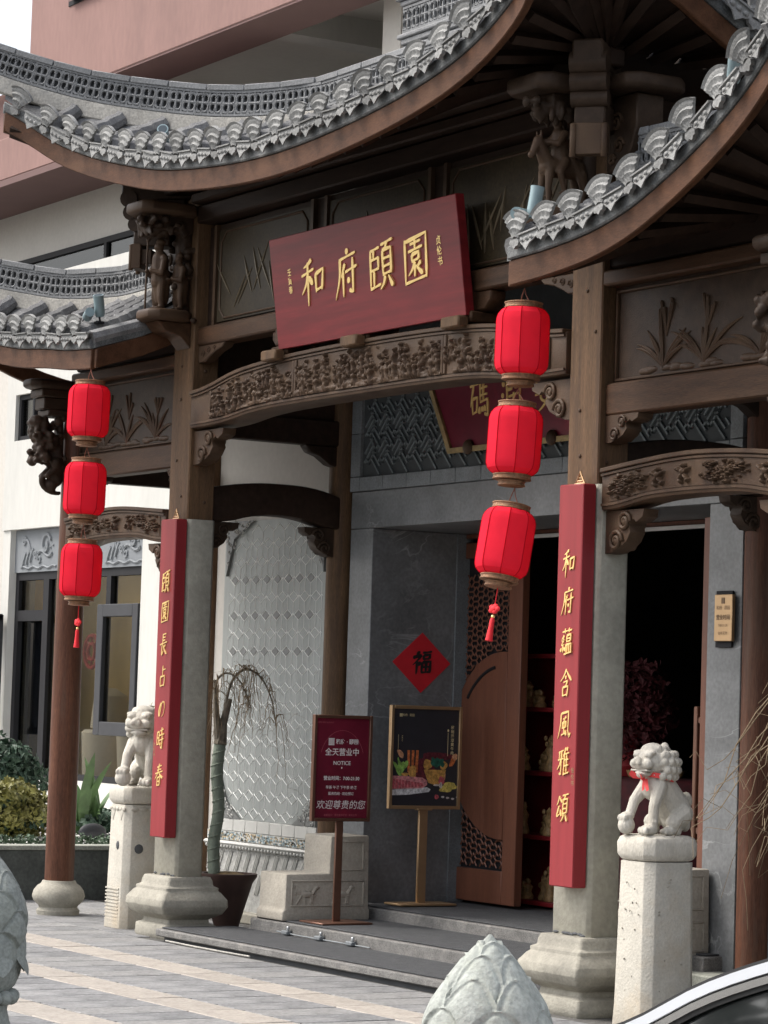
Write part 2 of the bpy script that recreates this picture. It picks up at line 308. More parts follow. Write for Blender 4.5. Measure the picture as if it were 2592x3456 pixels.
def to_mesh(mb, name, m, smooth=40, bevel=0, segs=1, off=None):
    me = bpy.data.meshes.new(name)
    vs = mb.v if off is None else [(p[0]-off[0], p[1]-off[1], p[2]-off[2]) for p in mb.v]
    me.from_pydata(vs, [], mb.f); me.update()
    bm = bmesh.new(); bm.from_mesh(me); bmesh.ops.recalc_face_normals(bm, faces=bm.faces)
    if bevel:
        es = [e for e in bm.edges if len(e.link_faces) == 2 and e.calc_face_angle(0) > R(30)]
        bmesh.ops.bevel(bm, geom=es, offset=bevel, segments=segs, affect='EDGES', profile=.5, clamp_overlap=True)
    bm.to_mesh(me); bm.free()
    if smooth:
        me.polygons.foreach_set('use_smooth', [True]*len(me.polygons)); me.set_sharp_from_angle(angle=R(smooth))
    if m is not None: me.materials.append(M[m] if isinstance(m, str) else m)
    return me
ORG = {}
def thing(name, label, cat, loc=(0, 0, 0), group=None, rotz=0):
    o = bpy.data.objects.new(name, None); o.empty_display_size = .1; C.objects.link(o); o.location = loc; o.rotation_euler = (0, 0, rotz)
    o['label'] = label; o['category'] = cat
    if group: o['group'] = group
    ORG[o.name] = Vector(loc); return o
def put(name, me, parent=None, loc=None, kind=None, label=None, mtx=None):
    o = bpy.data.objects.new(name, me); C.objects.link(o)
    if parent is not None: o.parent = parent
    if loc is not None: o.location = loc
    if mtx is not None: o.matrix_local = mtx
    if kind: o['kind'] = kind
    if label: o['label'] = label
    ORG[o.name] = ORG.get(parent.name, Vector()) if parent is not None else Vector()
    return o
def part(name, mb, m, parent, local=False, kind=None, label=None, **k):
    """mesh in world coordinates (or in the thing's own when local) as a child of parent"""
    off = None if local else ORG[parent.name]
    return put(name, to_mesh(mb, name, m, off=off, **k), parent, kind=kind, label=label)
def solo(name, mb, m, label, cat, group=None, kind=None, loc=None, **k):
    o = put(name, to_mesh(mb, name, m, off=loc, **k), None, loc=loc)
    if label: o['label'] = label
    if cat: o['category'] = cat
    if group: o['group'] = group
    if kind: o['kind'] = kind
    ORG[o.name] = Vector(loc) if loc is not None else Vector()
    return o
def copy_tree(o, parent=None):
    c = o.copy(); C.objects.link(c)
    if parent is not None: c.parent = parent
    ORG[c.name] = ORG.get(o.name, Vector())
    for ch in list(o.children): copy_tree(ch, c)
    return c
def remesh(mb, name, m, vox=.01, it=3, fac=.5):
    me = to_mesh(mb, name, m, smooth=0); o = bpy.data.objects.new('tmp', me); C.objects.link(o)
    a = o.modifiers.new('r', 'REMESH'); a.mode = 'VOXEL'; a.voxel_size = vox
    b = o.modifiers.new('s', 'SMOOTH'); b.iterations = it; b.factor = fac
    dg = bpy.context.evaluated_depsgraph_get(); r = bpy.data.meshes.new_from_object(o.evaluated_get(dg))
    bpy.data.objects.remove(o); r.name = name
    r.polygons.foreach_set('use_smooth', [True]*len(r.polygons))
    if not r.materials: r.materials.append(M[m])
    return r
def interp(xs, ys):
    return lambda x: float(np.interp(x, xs, ys))
def spline(xs, ys):
    # smooth interpolation: cubic Hermite with finite-difference slopes
    xs = np.array(xs, float); ys = np.array(ys, float); d = np.gradient(ys, xs)
    def f(x):
        x = min(max(x, xs[0]), xs[-1]); i = min(max(int(np.searchsorted(xs, x))-1, 0), len(xs)-2)
        h = xs[i+1]-xs[i]; t = (x-xs[i])/h
        return float((2*t**3-3*t*t+1)*ys[i]+(t**3-2*t*t+t)*h*d[i]+(-2*t**3+3*t*t)*ys[i+1]+(t**3-t*t)*h*d[i+1])
    return f

# ------------------------------------------------------------------ writing
STROKES = {
'和':"p45 96 30 88 12 84|h4 68 54 75|s30 92 30 4|p30 68 20 48 4 30|d33 64 50 44|s62 64 64 24|z62 63 94 68 88 26|h64 30 90 33",
'府':"d50 99 57 90|h22 82 88 87|p25 84 22 45 4 6|p45 72 28 46|s38 60 38 6|h46 55 94 60|g77 78 76 10 62 16|d56 42 63 31",
'頤':"s8 88 8 10|h8 86 44 89|s20 88 20 68|h8 68 42 70|s40 70 40 46|h8 46 42 48|s22 46 22 12|h8 12 48 15|h52 92 97 96|p74 94 70 86 64 80|s58 80 58 30|z58 79 90 81 90 30|h58 63 88 64|h58 47 88 48|h58 31 90 33|p68 28 60 14 48 4|n80 28 88 16 97 4",
'園':"s12 92 12 4|z12 89 91 93 90 8|h12 9 90 11|h32 80 70 83|s50 88 50 70|h24 67 78 71|s38 60 38 46|z38 60 65 62 63 47|h38 47 63 48|p50 46 40 32 24 22|s50 40 49 16|p72 42 56 32|n54 38 66 26 80 18",
'蘊':"h14 88 86 92|s35 99 35 82|s65 99 65 82|p30 76 14 60 30 60 12 44 34 46|s24 44 24 18|d12 34 7 22|d33 34 41 23|s52 74 52 52|z52 74 84 76 82 52|h52 63 82 64|h52 53 82 54|s48 42 50 14|z48 42 91 44 89 14|s62 42 62 14|s76 43 75 14|h40 11 98 14",
'含':"p50 98 34 76 8 58|n50 95 70 76 96 58|d46 76 54 66|h34 56 66 60|p66 58 60 48 52 42|s32 38 34 6|z32 37 72 40 68 6|h34 10 70 12",
'風':"p20 90 19 50 4 6|g20 90 78 94 80 30 92 6 99 20|p62 78 50 72 36 70|s36 58 36 38|z36 58 64 61 63 40|h36 40 63 41|s50 74 50 16|h32 16 66 22|d60 30 71 13",
'雅':"h10 86 46 90|p18 86 16 74 14 62|h8 60 48 64|g34 88 34 8 22 14|p32 60 22 42 6 26|p64 98 58 82 48 68|s58 80 58 4|d74 99 81 88|h58 76 95 80|s78 76 78 10|h58 56 93 58|h58 36 93 38|h58 9 99 13",
'頌':"p26 92 18 74 6 62|n32 88 38 78 48 70|p28 60 12 26 42 34|d36 46 49 23|h52 92 97 96|p74 94 70 86 64 80|s58 80 58 30|z58 79 90 81 90 30|h58 63 88 64|h58 47 88 48|h58 31 90 33|p68 28 60 14 48 4|n80 28 88 16 97 4",
'長':"s36 96 36 52|h36 93 74 95|h36 80 68 81|h36 67 68 68|h6 52 94 57|s36 52 34 6 54 22|p74 46 64 38 54 34|n48 48 66 24 97 4",
'占':"s48 98 48 56|h48 78 82 82|s26 50 28 8|z26 50 78 54 74 8|h28 11 76 13",
'四':"p42 78 24 56 22 30 34 26 46 66 66 82 86 66 82 34 58 18",
'時':"s10 80 12 26|z10 80 35 83 33 26|h11 54 33 56|h12 28 33 30|h50 84 88 88|s68 99 68 66|h42 64 98 69|h44 44 96 48|g78 62 78 6 64 14|d53 34 62 21",
'春':"h24 86 78 90|h28 73 74 76|h6 59 94 64|p50 99 36 60 4 34|n52 62 70 46 98 34|s34 40 35 4|z34 40 67 42 65 4|h35 23 65 24|h35 7 65 8",
'福':"d26 98 33 86|p6 74 42 79 28 60 6 42|s27 58 27 4|d32 52 43 41|h50 90 94 93|s56 80 57 62|z56 80 87 82 84 63|h57 64 84 65|s52 52 53 6|z52 52 93 54 91 6|h53 31 91 32|h53 9 91 10|s71 52 71 9",
'安':"d50 99 55 88|p14 82 6 64|z14 80 92 84 82 68|p48 76 30 40 60 22 82 6|p74 60 52 24 14 6|h4 47 96 53",
'碼':"h4 88 46 91|p22 88 4 40|s14 56 15 20|z14 56 39 58 36 22|h15 22 37 24|s54 92 54 44|h54 91 92 93|h54 76 88 77|h54 60 88 61|s70 92 70 44|h54 44 94 47|g92 46 90 8 76 14|d54 34 49 18|d65 34 67 20|d77 34 81 20",
'瀾':"d8 88 17 78|d4 60 13 52|p4 10 12 28 20 42|s30 92 30 4|z30 90 52 92 52 66 32 66|s92 92 92 4|h68 91 92 93|s68 90 68 66|h68 66 92 67|h40 50 86 53|s62 58 62 12|p60 40 52 28 42 18|n64 40 72 30 84 20"}
def catmull(P, n=6):
    P = [Vector(p) for p in P]
    if len(P) == 2: return [P[0]+(P[1]-P[0])*i/n for i in range(n+1)]
    out = []
    for i in range(len(P)-1):
        p0, p1, p2, p3 = P[max(i-1, 0)], P[i], P[i+1], P[min(i+2, len(P)-1)]
        for k in range(n):
            t = k/n; out.append(.5*((2*p1)+(p2-p0)*t+(2*p0-5*p1+4*p2-p3)*t*t+(3*p1-p0-3*p2+p3)*t**3))
    out.append(P[-1]); return out
def brush(mb, ch, cx, cz, w, h, place, bold=1.0, depth=.004):
    """one brushed character: ribbons with pressed ends; place(u,v,d) -> world point, d towards the reader"""
    for si, st in enumerate(STROKES[ch].split('|')):
        k = st[0]; q = [float(a) for a in st[1:].split()]; P = [(q[i]+rng.uniform(-1, 1), q[i+1]+rng.uniform(-1, 1), 0) for i in range(0, len(q), 2)]
        if k in 'zg': L = []; [L.extend([Vector(P[i])+(Vector(P[i+1])-Vector(P[i]))*t/5 for t in range(5)]) for i in range(len(P)-1)]; L.append(Vector(P[-1]))
        else: L = catmull(P)
        m = len(L); l = []; r = []
        for i, p in enumerate(L):
            t = i/(m-1); tg = (L[min(i+1, m-1)]-L[max(i-1, 0)]).normalized(); n = Vector((-tg.y, tg.x, 0))
            if k == 'h': a = 3.0+3.4*abs(2*t-1)**2.5
            elif k == 's': a = 6.4-3.0*t
            elif k == 'p': a = 6.6*(1-t)**.7+.7
            elif k == 'n': a = 2.2+6.5*t*(1-max(0, (t-.75)*3.2))
            elif k == 'd': a = 2.2+6.5*math.sin(PI*min(1, t*.75+.1))
            else: a = 4.0+2.4*math.cos(PI*t)**2
            if i == 0: a *= .55
            if i == m-1: a *= .45
            a *= bold; l.append(p+n*a); r.append(p-n*a)
        dz = depth+si*.0004
        def T(p, d): return place(cx+(p.x-50+.10*(p.y-50))/100*w, cz+(p.y-50+.09*(p.x-50))/100*h, d)
        vs = [T(p, dz) for p in l]+[T(p, dz) for p in r]+[T(p, 0) for p in l]+[T(p, 0) for p in r]
        fs = [(i, i+1, m+i+1, m+i) for i in range(m-1)]+[(i, 2*m+i, 2*m+i+1, i+1) for i in range(m-1)]+[(m+i, m+i+1, 3*m+i+1, 3*m+i) for i in range(m-1)]
        fs += [(0, m, 3*m, 2*m), (m-1, 3*m-1, 4*m-1, 2*m-1)]
        mb.add(vs, fs)
def font(mb, body, size, place, cx, cz, sx=1.0, bold=0.0, d=.002, vertical=False, shear=0):
    if vertical:
        for i, ch in enumerate(body): font(mb, ch, size, place, cx, cz-i*size*1.12, sx, bold, d)
        return
    cu = bpy.data.curves.new('txt', 'FONT'); cu.body = body; cu.size = size; cu.align_x = 'CENTER'; cu.align_y = 'CENTER'; cu.offset = bold*size; cu.shear = shear
    o = bpy.data.objects.new('txt', cu); C.objects.link(o); dg = bpy.context.evaluated_depsgraph_get(); dg.update()
    me = o.evaluated_get(dg).to_mesh()
    mb.add([place(cx+v.co.x*sx, cz+v.co.y, d) for v in me.vertices], [tuple(p.vertices) for p in me.polygons])
    o.evaluated_get(dg).to_mesh_clear(); bpy.data.objects.remove(o); bpy.data.curves.remove(cu)

exec_order = []

# ================================================================== SETTING
def build_ground():
    g = MB().box(-120, 140, -140, 120, -.5, -.02)
    solo('ground', g, 'grout', None, None, kind='structure')
    p = bpy.data.objects.new('pavement', None); C.objects.link(p); p['kind'] = 'structure'; ORG['pavement'] = Vector()
    base = MB().box(-6.2, 8.0, -4.2, 1.3, -.016, -.007)
    part('pavement_bed', base, 'grout', p)
    def slab(w, d, t=.02):
        return to_mesh(MB().box(-w/2, w/2, -d/2, d/2, -t/2, t/2), 'slab', None, bevel=.004)
    variants = {}
    def lay(x, y, w, d, m):
        k = (round(w, 3), round(d, 3), m)
        if k not in variants:
            me = slab(w, d); me.materials.append(M[m]); variants[k] = me
        o = put('paving_slab', variants[k], p, loc=(x, y, -.010+random.uniform(-.0012, .0012)))
        o.rotation_euler = (random.uniform(-.0012, .0012), random.uniform(-.0012, .0012), 0)
    gm = ['slab_grey', 'slab_grey', 'slab_grey_b', 'slab_grey_c']
    G = .013
    for y0, y1 in ((-.9, -.30), (-1.78, -1.2), (-2.66, -2.08), (-3.54, -2.96)):
        x = -5.4 + random.uniform(0, .1)
        while x < 6.4:
            if not (y0 < -2.9 and x < -1):
                lay(x+.15, (y0+y1)/2, .3-G, y1-y0-G, random.choice(gm))
            x += .3
    for y0, y1 in ((-1.2, -.9), (-2.08, -1.78), (-2.96, -2.66)):
        x = -5.4
        while x < 6.4:
            if True:
                lay(x+.3, (y0+y1)/2, .6-G, y1-y0-G, 'slab_beige')
            x += .6
    for y0, y1 in ((-.3, .3), (.3, .9)):
        x = -3.6
        while x < .2:
            if not (x > -.3 and y0 > -.35 and y0 < .2):
                lay(x+.3, (y0+y1)/2, .6-G, y1-y0-G, random.choice(gm+['slab_grey_c']))
            x += .6
build_ground()

def build_steps():
    t = thing('entrance_steps', 'three low carpeted stone steps leading up to the doorway between the square pillars', 'steps', (2.4, .4, 0))
    def step(x0, x1, y0, y1, z0, z1):
        a = MB().box(x0, x1, y0, y1, z0, z1-.008)
        o = part('step', a, 'step_edge', t, bevel=.008)
        c = MB().box(x0+.03, x1-.03, y0+.035, y1+.0, z1-.006, z1+.004)
        part('carpet', c, 'carpet', o, bevel=.003)
    step(.25, 4.56, -.28, .30, .028, .085)
    part('step_base', MB().box(.30, 4.5, -.235, .28, -.01, .028), 'ridge_dark', t)
    step(.50, 4.44, .30, 1.03, .02, .172)
    step(.22, 4.5, 1.03, 1.19, .02, .255)
    part('landing', MB().box(.50, 4.28, 1.19, 2.1, .02, .253), 'carpet', t)
    w = MB().tube([(.45, -.30, .012), (.8, -.312, .012), (1.2, -.312, .012), (1.6, -.295, .012)], .006, 6)
    solo('cable', w, 'mortar', 'white cable lying along the foot of the lowest carpeted step', 'cable')
    # surface boxes on the second riser
    for i, x in enumerate((1.05, 1.48, 1.88)):
        tt = thing('cable_box', ('small grey junction box on the middle step riser nearest the stone bench', 'small grey junction box in the middle of three on the step riser', 'small grey junction box on the middle step riser farthest from the bench')[i], 'junction box', (x, .26, .088), 'boxes along the step riser')
        part('housing', MB().box(x-.045, x+.035, .255, .294, .094, .122), 'tile_grey', tt, bevel=.006)
        part('clip', MB().box(x+.0, x+.02, .27, .29, .123, .150), 'steel', tt, bevel=.004)
    solo('conduit', MB().tube([(.9, .285, .105), (1.2, .28, .1), (1.7, .282, .1), (2.1, .283, .10)], .005, 6), 'tile_grey', 'thin white conduit joining the junction boxes on the step riser', 'cable')
build_steps()

# ================================================================== GATE
gate = thing('gateway', 'carved dark timber gateway with stone based pillars and sweeping grey tiled roofs', 'gateway', (0, 0, 0))
def mirror(x): return 4.8-x
def build_pillars():
    for X0 in (0, 4.8):
        st = MB().rect_lathe([(0, .40), (0, 2.83)], .175, .105, (X0, 0, 0), .022)
        sh = part('pillar', st, 'stone_post', gate, bevel=.003, label='square stone pillar shaft with %s' % ('steps on its right' if X0 == 0 else 'lion post on its right'))
        b = MB().rect_lathe([(.045, -.02), (.06, .02), (.055, .085), (.02, .10), (.015, .125), (.035, .135), (.085, .165), (.112, .215), (.108, .26), (.075, .305), (.06, .318), (.062, .338), (.035, .352), (.03, .385), (.02, .41), (.0, .412)], .175, .14, (X0, 0, 0), .012)
        part('pillar_base', b, 'stone_base', sh, smooth=50, bevel=.003)
        wd = MB().rect_lathe([(0, 2.832), (0, 5.06)], .145, .10, (X0, 0, 0), .008)
        part('timber_post', wd, 'wood_post', sh)
        cr = MB()
        for k in range(9):
            a = rng.uniform(-.15, .15); cr.ball((X0+a, -.106, .415+rng.uniform(0, .01)), (.02+.015*rng.rand(), .008, .008), 6, 5)
        part('gap_packing', cr, 'ridge_dark', sh)
        for z in (2.95, 3.2, 3.62, 3.85):
            n = MB().ball((X0+.148, rng.uniform(-.05, .05), z), (.006, .012, .012), 8, 5); n.ball((X0+rng.uniform(-.08, .1), -.103, z+.04), (.011, .006, .011), 8, 5)
            part('nail', n, 'wood_carve', sh)
    for X0, lab in ((-1.9, 'round timber column at the left end of the gateway'), (6.7, 'round timber column at the right end of the gateway')):
        c = MB().lathe([(.108, .23), (.107, 1.2), (.103, 2.2), (.096, 3.9)], 28, (X0, 0, 0))
        sh = part('round_column', c, 'wood_round', gate, label=lab)
        b = MB().lathe([(.12, -.02), (.155, .0), (.16, .03), (.14, .055), (.15, .07), (.183, .10), (.195, .135), (.185, .175), (.158, .21), (.13, .228), (.122, .248), (.10, .25)], 36, (X0, 0, 0))
        part('drum_base', b, 'stone_base', sh)
    for X0 in (0, 4.8, -1.9, 6.7):
        c = MB().lathe([(.10, .05), (.10, 4.9)], 22, (X0, 1.2-(.05 if X0 == 4.8 else 0), 0))
        part('rear_column', c, 'wood_round' if X0 == 4.8 else 'wood_post', gate)
build_pillars()

# ---- relief carving as a height field on the front of a beam
def relief(x0, x1, zb, zt, y, nb, depth=.035, seed=0, kind='crowd', nu=150, nv=26):
    r = np.random.RandomState(seed); L = x1-x0; H = .22
    U, V = np.meshgrid(np.linspace(0, 1, nu+1), np.linspace(0, 1, nv+1), indexing='ij'); h = np.zeros_like(U)
    X = U*L; Z = V*H
    def bump(cx, cz, rx, rz, hh, a=0):
        c, s = math.cos(a), math.sin(a); dx = (X-cx); dz = (Z-cz); u = (dx*c+dz*s)/rx; v = (-dx*s+dz*c)/rz
        d = np.clip(1-u*u-v*v, 0, None); np.maximum(h, hh*np.sqrt(d), out=h)
    if kind == 'crowd':
        for i in range(nb):
            cx = r.uniform(.02*L, .98*L); base = r.choice([r.uniform(0, .02), r.uniform(.05, .11)])
            if i % 3:       # a standing figure
                s = r.uniform(.62, .95)
                bump(cx, base+.035*s, .018*s, .05*s, .75, r.uniform(-.3, .3)); bump(cx, base+.075*s, .02*s, .03*s, .95); bump(cx+r.uniform(-.006, .006), base+.115*s, .012*s, .014*s, 1)
                bump(cx+.02*s, base+.08*s, .022*s, .008*s, .8, r.uniform(-.9, .9)); bump(cx-.02*s, base+.075*s, .022*s, .008*s, .8, r.uniform(-.9, .9))
                bump(cx+.01, base+.012, .008, .03, .7, .3); bump(cx-.01, base+.012, .008, .03, .7, -.3)
            else:           # foliage, clouds and roofs
                for k in range(9): bump(cx+r.normal(0, .035), .12+r.normal(0, .04), r.uniform(.008, .02), r.uniform(.006, .012), r.uniform(.4, .8), r.uniform(0, 3))
        for i in range(nb//2): bump(r.uniform(0, L), r.uniform(0, .03), r.uniform(.03, .07), r.uniform(.01, .02), .5)
    else:                   # sparse: flower clusters and playing children
        for cx, kind2 in nb:
            if kind2 == 'f':
                for k in range(34):
                    bump(cx+r.normal(0, .085), .115+r.normal(0, .048), r.uniform(.01, .022), r.uniform(.007, .014), r.uniform(.5, 1), r.uniform(0, 3))
                for k in range(3):
                    fx, fz = cx+r.normal(0, .05), .11+r.normal(0, .03)
                    for a in range(6): bump(fx+.02*math.cos(a*1.05), fz+.02*math.sin(a*1.05), .015, .011, .95, a*1.05)
            else:
                q = r.choice([-1, 1])
                bump(cx, .175, .018, .019, 1); bump(cx, .13, .024, .034, .9); bump(cx+q*.032, .14, .035, .011, .8, q*.5); bump(cx-q*.03, .135, .033, .011, .8, -q*.9)
                bump(cx+q*.018, .085, .013, .035, .85, q*.3); bump(cx-q*.02, .08, .013, .035, .85, -q*.5); bump(cx+q*.024, .045, .012, .027, .8, -q*.2); bump(cx-q*.035, .05, .012, .024, .8, q*.4); bump(cx+q*.055, .155, .02, .02, .7)
    h += np.where(h > 0, r.uniform(-.06, .06, h.shape), 0)
    vs = []
    for i in range(nu+1):
        for j in range(nv+1):
            x = x0+U[i, j]*L; b, t = zb(x), zt(x); vs.append((x, y-depth*max(0, h[i, j])-.0015, b+(t-b)*V[i, j]))
    m = MB(); m.add(vs, [(i*(nv+1)+j, (i+1)*(nv+1)+j, (i+1)*(nv+1)+j+1, i*(nv+1)+j+1) for i in range(nu) for j in range(nv)])
    return m
def beam_outline(x0, x1, zb, zt, n=40):
    xs = [x0+(x1-x0)*i/n for i in range(n+1)]
    return [(x, zb(x)) for x in xs]+[(x, zt(x)) for x in reversed(xs)]
def moon_beam(x0, x1, zb, zt, y0, y1, m, panels, seed, kind, name='carved_beam'):
    b = part(name, MB().prism(beam_outline(x0, x1, zb, zt), y0, y1), m, gate, bevel=.012, segs=2)
    # mouldings along the top and the frames round each carved field
    n = 40; xs = [x0+.01+(x1-x0-.02)*i/n for i in range(n+1)]
    part('moulding', MB().strip([(x, 0, zt(x)) for x in xs], [(y0-.022, -.012), (y0-.022, .012), (y1+.01, .012), (y1+.01, -.012)]), 'wood_carve', b, smooth=30, bevel=.004)
    part('moulding', MB().strip([(x, 0, zt(x)) for x in xs], [(y0-.012, -.030), (y0-.012, -.018), (y0+.01, -.018), (y0+.01, -.030)]), 'wood_carve', b, smooth=30)
    part('moulding', MB().strip([(x, 0, zb(x)) for x in xs], [(y0-.008, .022), (y0-.008, .036), (y0+.01, .036), (y0+.01, .022)]), 'wood_carve', b, smooth=30)
    for pi, (a, c, nb) in enumerate(panels):
        zb2 = lambda x: zb(x)+.042; zt2 = lambda x: zt(x)-.036
        part('carving', relief(a, c, zb2, zt2, y0-.002, nb, seed=seed+pi, kind=kind, nu=int(190*(c-a)/1.0)+20, nv=36), 'wood_carve', b, smooth=60)
        if kind == 'crowd':
            for x in (a, c):
                part('divider', MB().box(x-.014, x+.014, y0-.014, y0+.01, zb2(x), zt2(x)), 'wood_carve', b, bevel=.005)
    return b
def build_beams():
    zt = spline([.14, .30, .46, .75, 1.3, 1.9, 2.4, 2.9, 3.5, 4.05, 4.34, 4.5, 4.66], [3.685, 3.695, 3.715, 3.768, 3.812, 3.828, 3.83, 3.828, 3.812, 3.768, 3.715, 3.695, 3.685])
    zb = spline([.14, .45, .7, .95, 1.2, 1.6, 2.4, 3.2, 3.6, 3.85, 4.1, 4.35, 4.66], [3.448, 3.450, 3.462, 3.488, 3.502, 3.509, 3.511, 3.509, 3.502, 3.488, 3.462, 3.450, 3.448])
    moon_beam(.165, 4.64, zb, zt, -.118, .11, 'wood_carve', [(.47, 1.60, 44), (1.63, 3.38, 76), (3.41, 4.48, 42)], 3, 'crowd')
    for s in (0, 1):
        X = (lambda x: mirror(x)) if s == 0 else (lambda x: x)     # s=1: right hand, s=0 mirrored to the left
        a, b = (4.98, 6.62)
        zt2 = spline([4.96, 5.15, 5.37, 5.6, 5.8, 6.0, 6.25, 6.45, 6.64], [2.895, 2.912, 2.93, 2.945, 2.95, 2.945, 2.93, 2.912, 2.895])
        zb2 = spline([4.96, 5.09, 5.2, 5.38, 5.6, 5.8, 6.0, 6.22, 6.4, 6.5, 6.64], [2.685, 2.688, 2.70, 2.725, 2.735, 2.737, 2.735, 2.725, 2.70, 2.688, 2.685])
        if s == 0:
            f1, f2 = zt2, zb2; zt2 = lambda x, f=f1: f(mirror(x)); zb2 = lambda x, f=f2: f(mirror(x)); a, b = mirror(b), mirror(a)
        if s: pan = [(5.06, 6.54, [(.12, 'f'), (.23, 'f'), (.44, 'c'), (.66, 'c'), (.95, 'f'), (1.08, 'f'), (1.33, 'c')])]
        else: pan = [(a+.08, b-.08, [(.12, 'f'), (.3, 'c'), (.55, 'f'), (.78, 'c'), (1.0, 'c'), (1.2, 'f'), (1.35, 'f')])]
        moon_beam(a, b, zb2, zt2, -.10, .08, 'wood_carve', pan, 20+s, 'sparse')
    # straight tie beams
    def beam(x0, x1, y0, y1, z0, z1, m='wood_beam', bv=.012): return part('beam', MB().box(x0, x1, y0, y1, z0, z1), m, gate, bevel=bv)
    beam(.14, 4.66, -.075, .075, 4.02, 4.145)
    for x0, x1 in ((4.94, 6.62), (-1.82, -.14)):
        beam(x0, x1, -.065, .065, 3.20, 3.375)
        beam(x0, x1, -.10, .05, 3.90, 3.985)
        beam(x0, x1, -.06, .05, 4.0, 4.14, 'wood_shaded')
        o = part('carved_panel', MB().box(x0, x1, -.01, .03, 3.375, 3.90), 'wood_carve_dark', gate)
        fr = MB()
        for a in ((x0+.03, x1-.03, 3.385, 3.40), (x0+.03, x1-.03, 3.865, 3.88)): fr.box(a[0], a[1], -.028, -.008, a[2], a[3])
        for a in (x0+.03, x1-.045): fr.box(a, a+.015, -.028, -.008, 3.40, 3.865)
        part('panel_frame', fr, 'wood_carve', o, bevel=.004)
        # orchids carved in low relief
        lv = MB()
        for cx in (x0+.45, x0+.80, x1-.42):
            for k in range(9):
                a = rng.uniform(-1.1, 1.1); l = rng.uniform(.18, .38); q = []
                for t in range(9):
                    t /= 8; q.append((cx+math.sin(a)*l*t*1.1+.06*a*t*t, -.012, 3.43+l*(t*math.cos(a*.7)-.45*abs(a)*t*t)))
                lv.tube(q, [.013*math.sin(PI*min(1, .12+.86*t/8))+.002 for t in range(9)], 6)
            for k in range(5): lv.capsule((cx+.02, -.010, 3.60), (cx+.02+rng.uniform(-.05, .07), -.014, 3.70+rng.uniform(.0, .09)), .006, .011, 6)
            for k in range(6): lv.ball((cx+rng.uniform(-.16, .16), -.008, 3.415+rng.uniform(0, .02)), (.07, .012, .02), 7, 5)
        part('orchid_relief', lv, 'wood_carve', o)
    # upper wall of the centre bay: three bamboo panels
    o = part('panel_wall', MB().box(.14, 4.66, .0, .04, 4.145, 4.84), 'wood_shaded', gate)
    for i, (a, c) in enumerate(((.26, 1.62), (1.76, 3.04), (3.18, 4.54))):
        part('bamboo_panel', MB().box(a+.05, c-.05, -.016, 0, 4.17, 4.80), 'wood_panel', o)
        fr = MB(); ch = .07
        q = [(a+.09+ch, 4.19), (c-.09-ch, 4.19), (c-.09, 4.19+ch), (c-.09, 4.78-ch), (c-.09-ch, 4.78), (a+.09+ch, 4.78), (a+.09, 4.78-ch), (a+.09, 4.19+ch), (a+.09+ch, 4.19)]
        fr.tube([(x, -.018, z) for x, z in q], .008, 6)
        fr.box(a, a+.035, -.03, .01, 4.147, 4.84); fr.box(c-.035, c, -.03, .01, 4.147, 4.84)
        part('panel_frame', fr, 'wood_carve', o)
        bb = MB()
        for k in range(12):
            x = rng.uniform(a+.2, c-.25); z = rng.uniform(4.22, 4.36); an = rng.uniform(-.75, .75); l = rng.uniform(.2, .38)
            bb.tube([(x+math.sin(an)*l*t/6, -.018, z+math.cos(an)*l*t/6) for t in range(7)], [.002+.008*math.sin(PI*t/6.) for t in range(7)], 5)
        part('bamboo_relief', bb, 'bamboo_tone', o)
    beam(.14, 4.66, -.11, .05, 4.86, 4.98, 'wood_shaded'); beam(.14, 4.66, -.16, -.02, 4.99, 5.06, 'wood_shaded'); beam(-.3, 5.1, -.24, -.10, 5.07, 5.17, 'wood_shaded')
    # bracket sets between the carved beam and the tie beam
    for x in (1.385, 2.40, 3.56):
        b = part('bracket_set', MB().box(x-.11, x+.11, -.12, .08, 3.835, 3.90), 'wood_beam', gate, bevel=.01)
        part('bracket_arm', MB().prism([(x-.21, 4.02), (x-.21, 3.96), (x-.15, 3.905), (x+.15, 3.905), (x+.21, 3.96), (x+.21, 4.02)], -.055, .055), 'wood_beam', b, bevel=.01)
        part('bracket_arm', MB().prism([(-.12, 4.02), (-.12, 3.97), (-.12, 3.905), (.14, 3.905), (.14, 4.02)], x-.06, x+.06, 'x'), 'wood_beam', b, bevel=.01)
        part('bracket_block', MB().box(x-.10, x+.10, -.20, -.125, 3.80, 3.868), 'wood_post', b, bevel=.01)
    for x, s in ((.145, 1), (4.655, -1)):
        q = [(x, 4.018), (x+s*.38, 4.018), (x+s*.34, 3.985), (x+s*.24, 3.965), (x+s*.15, 3.93), (x+s*.10, 3.905), (x, 3.90)]
        o = part('spandrel', MB().prism(q, -.06, .02), 'wood_carve', gate, bevel=.006)
        sp = MB()
        for cx, cz, rr in ((.07, 3.955, .028), (.15, 3.975, .024), (.23, 3.99, .018)):
            sp.tube([(x+s*(cx+rr*(1-t/14.)*math.cos(t*.8)), -.062, cz+rr*(1-t/14.)*math.sin(t*.8)) for t in range(13)], .005, 5)
        part('scroll', sp, 'wood_carve', o)
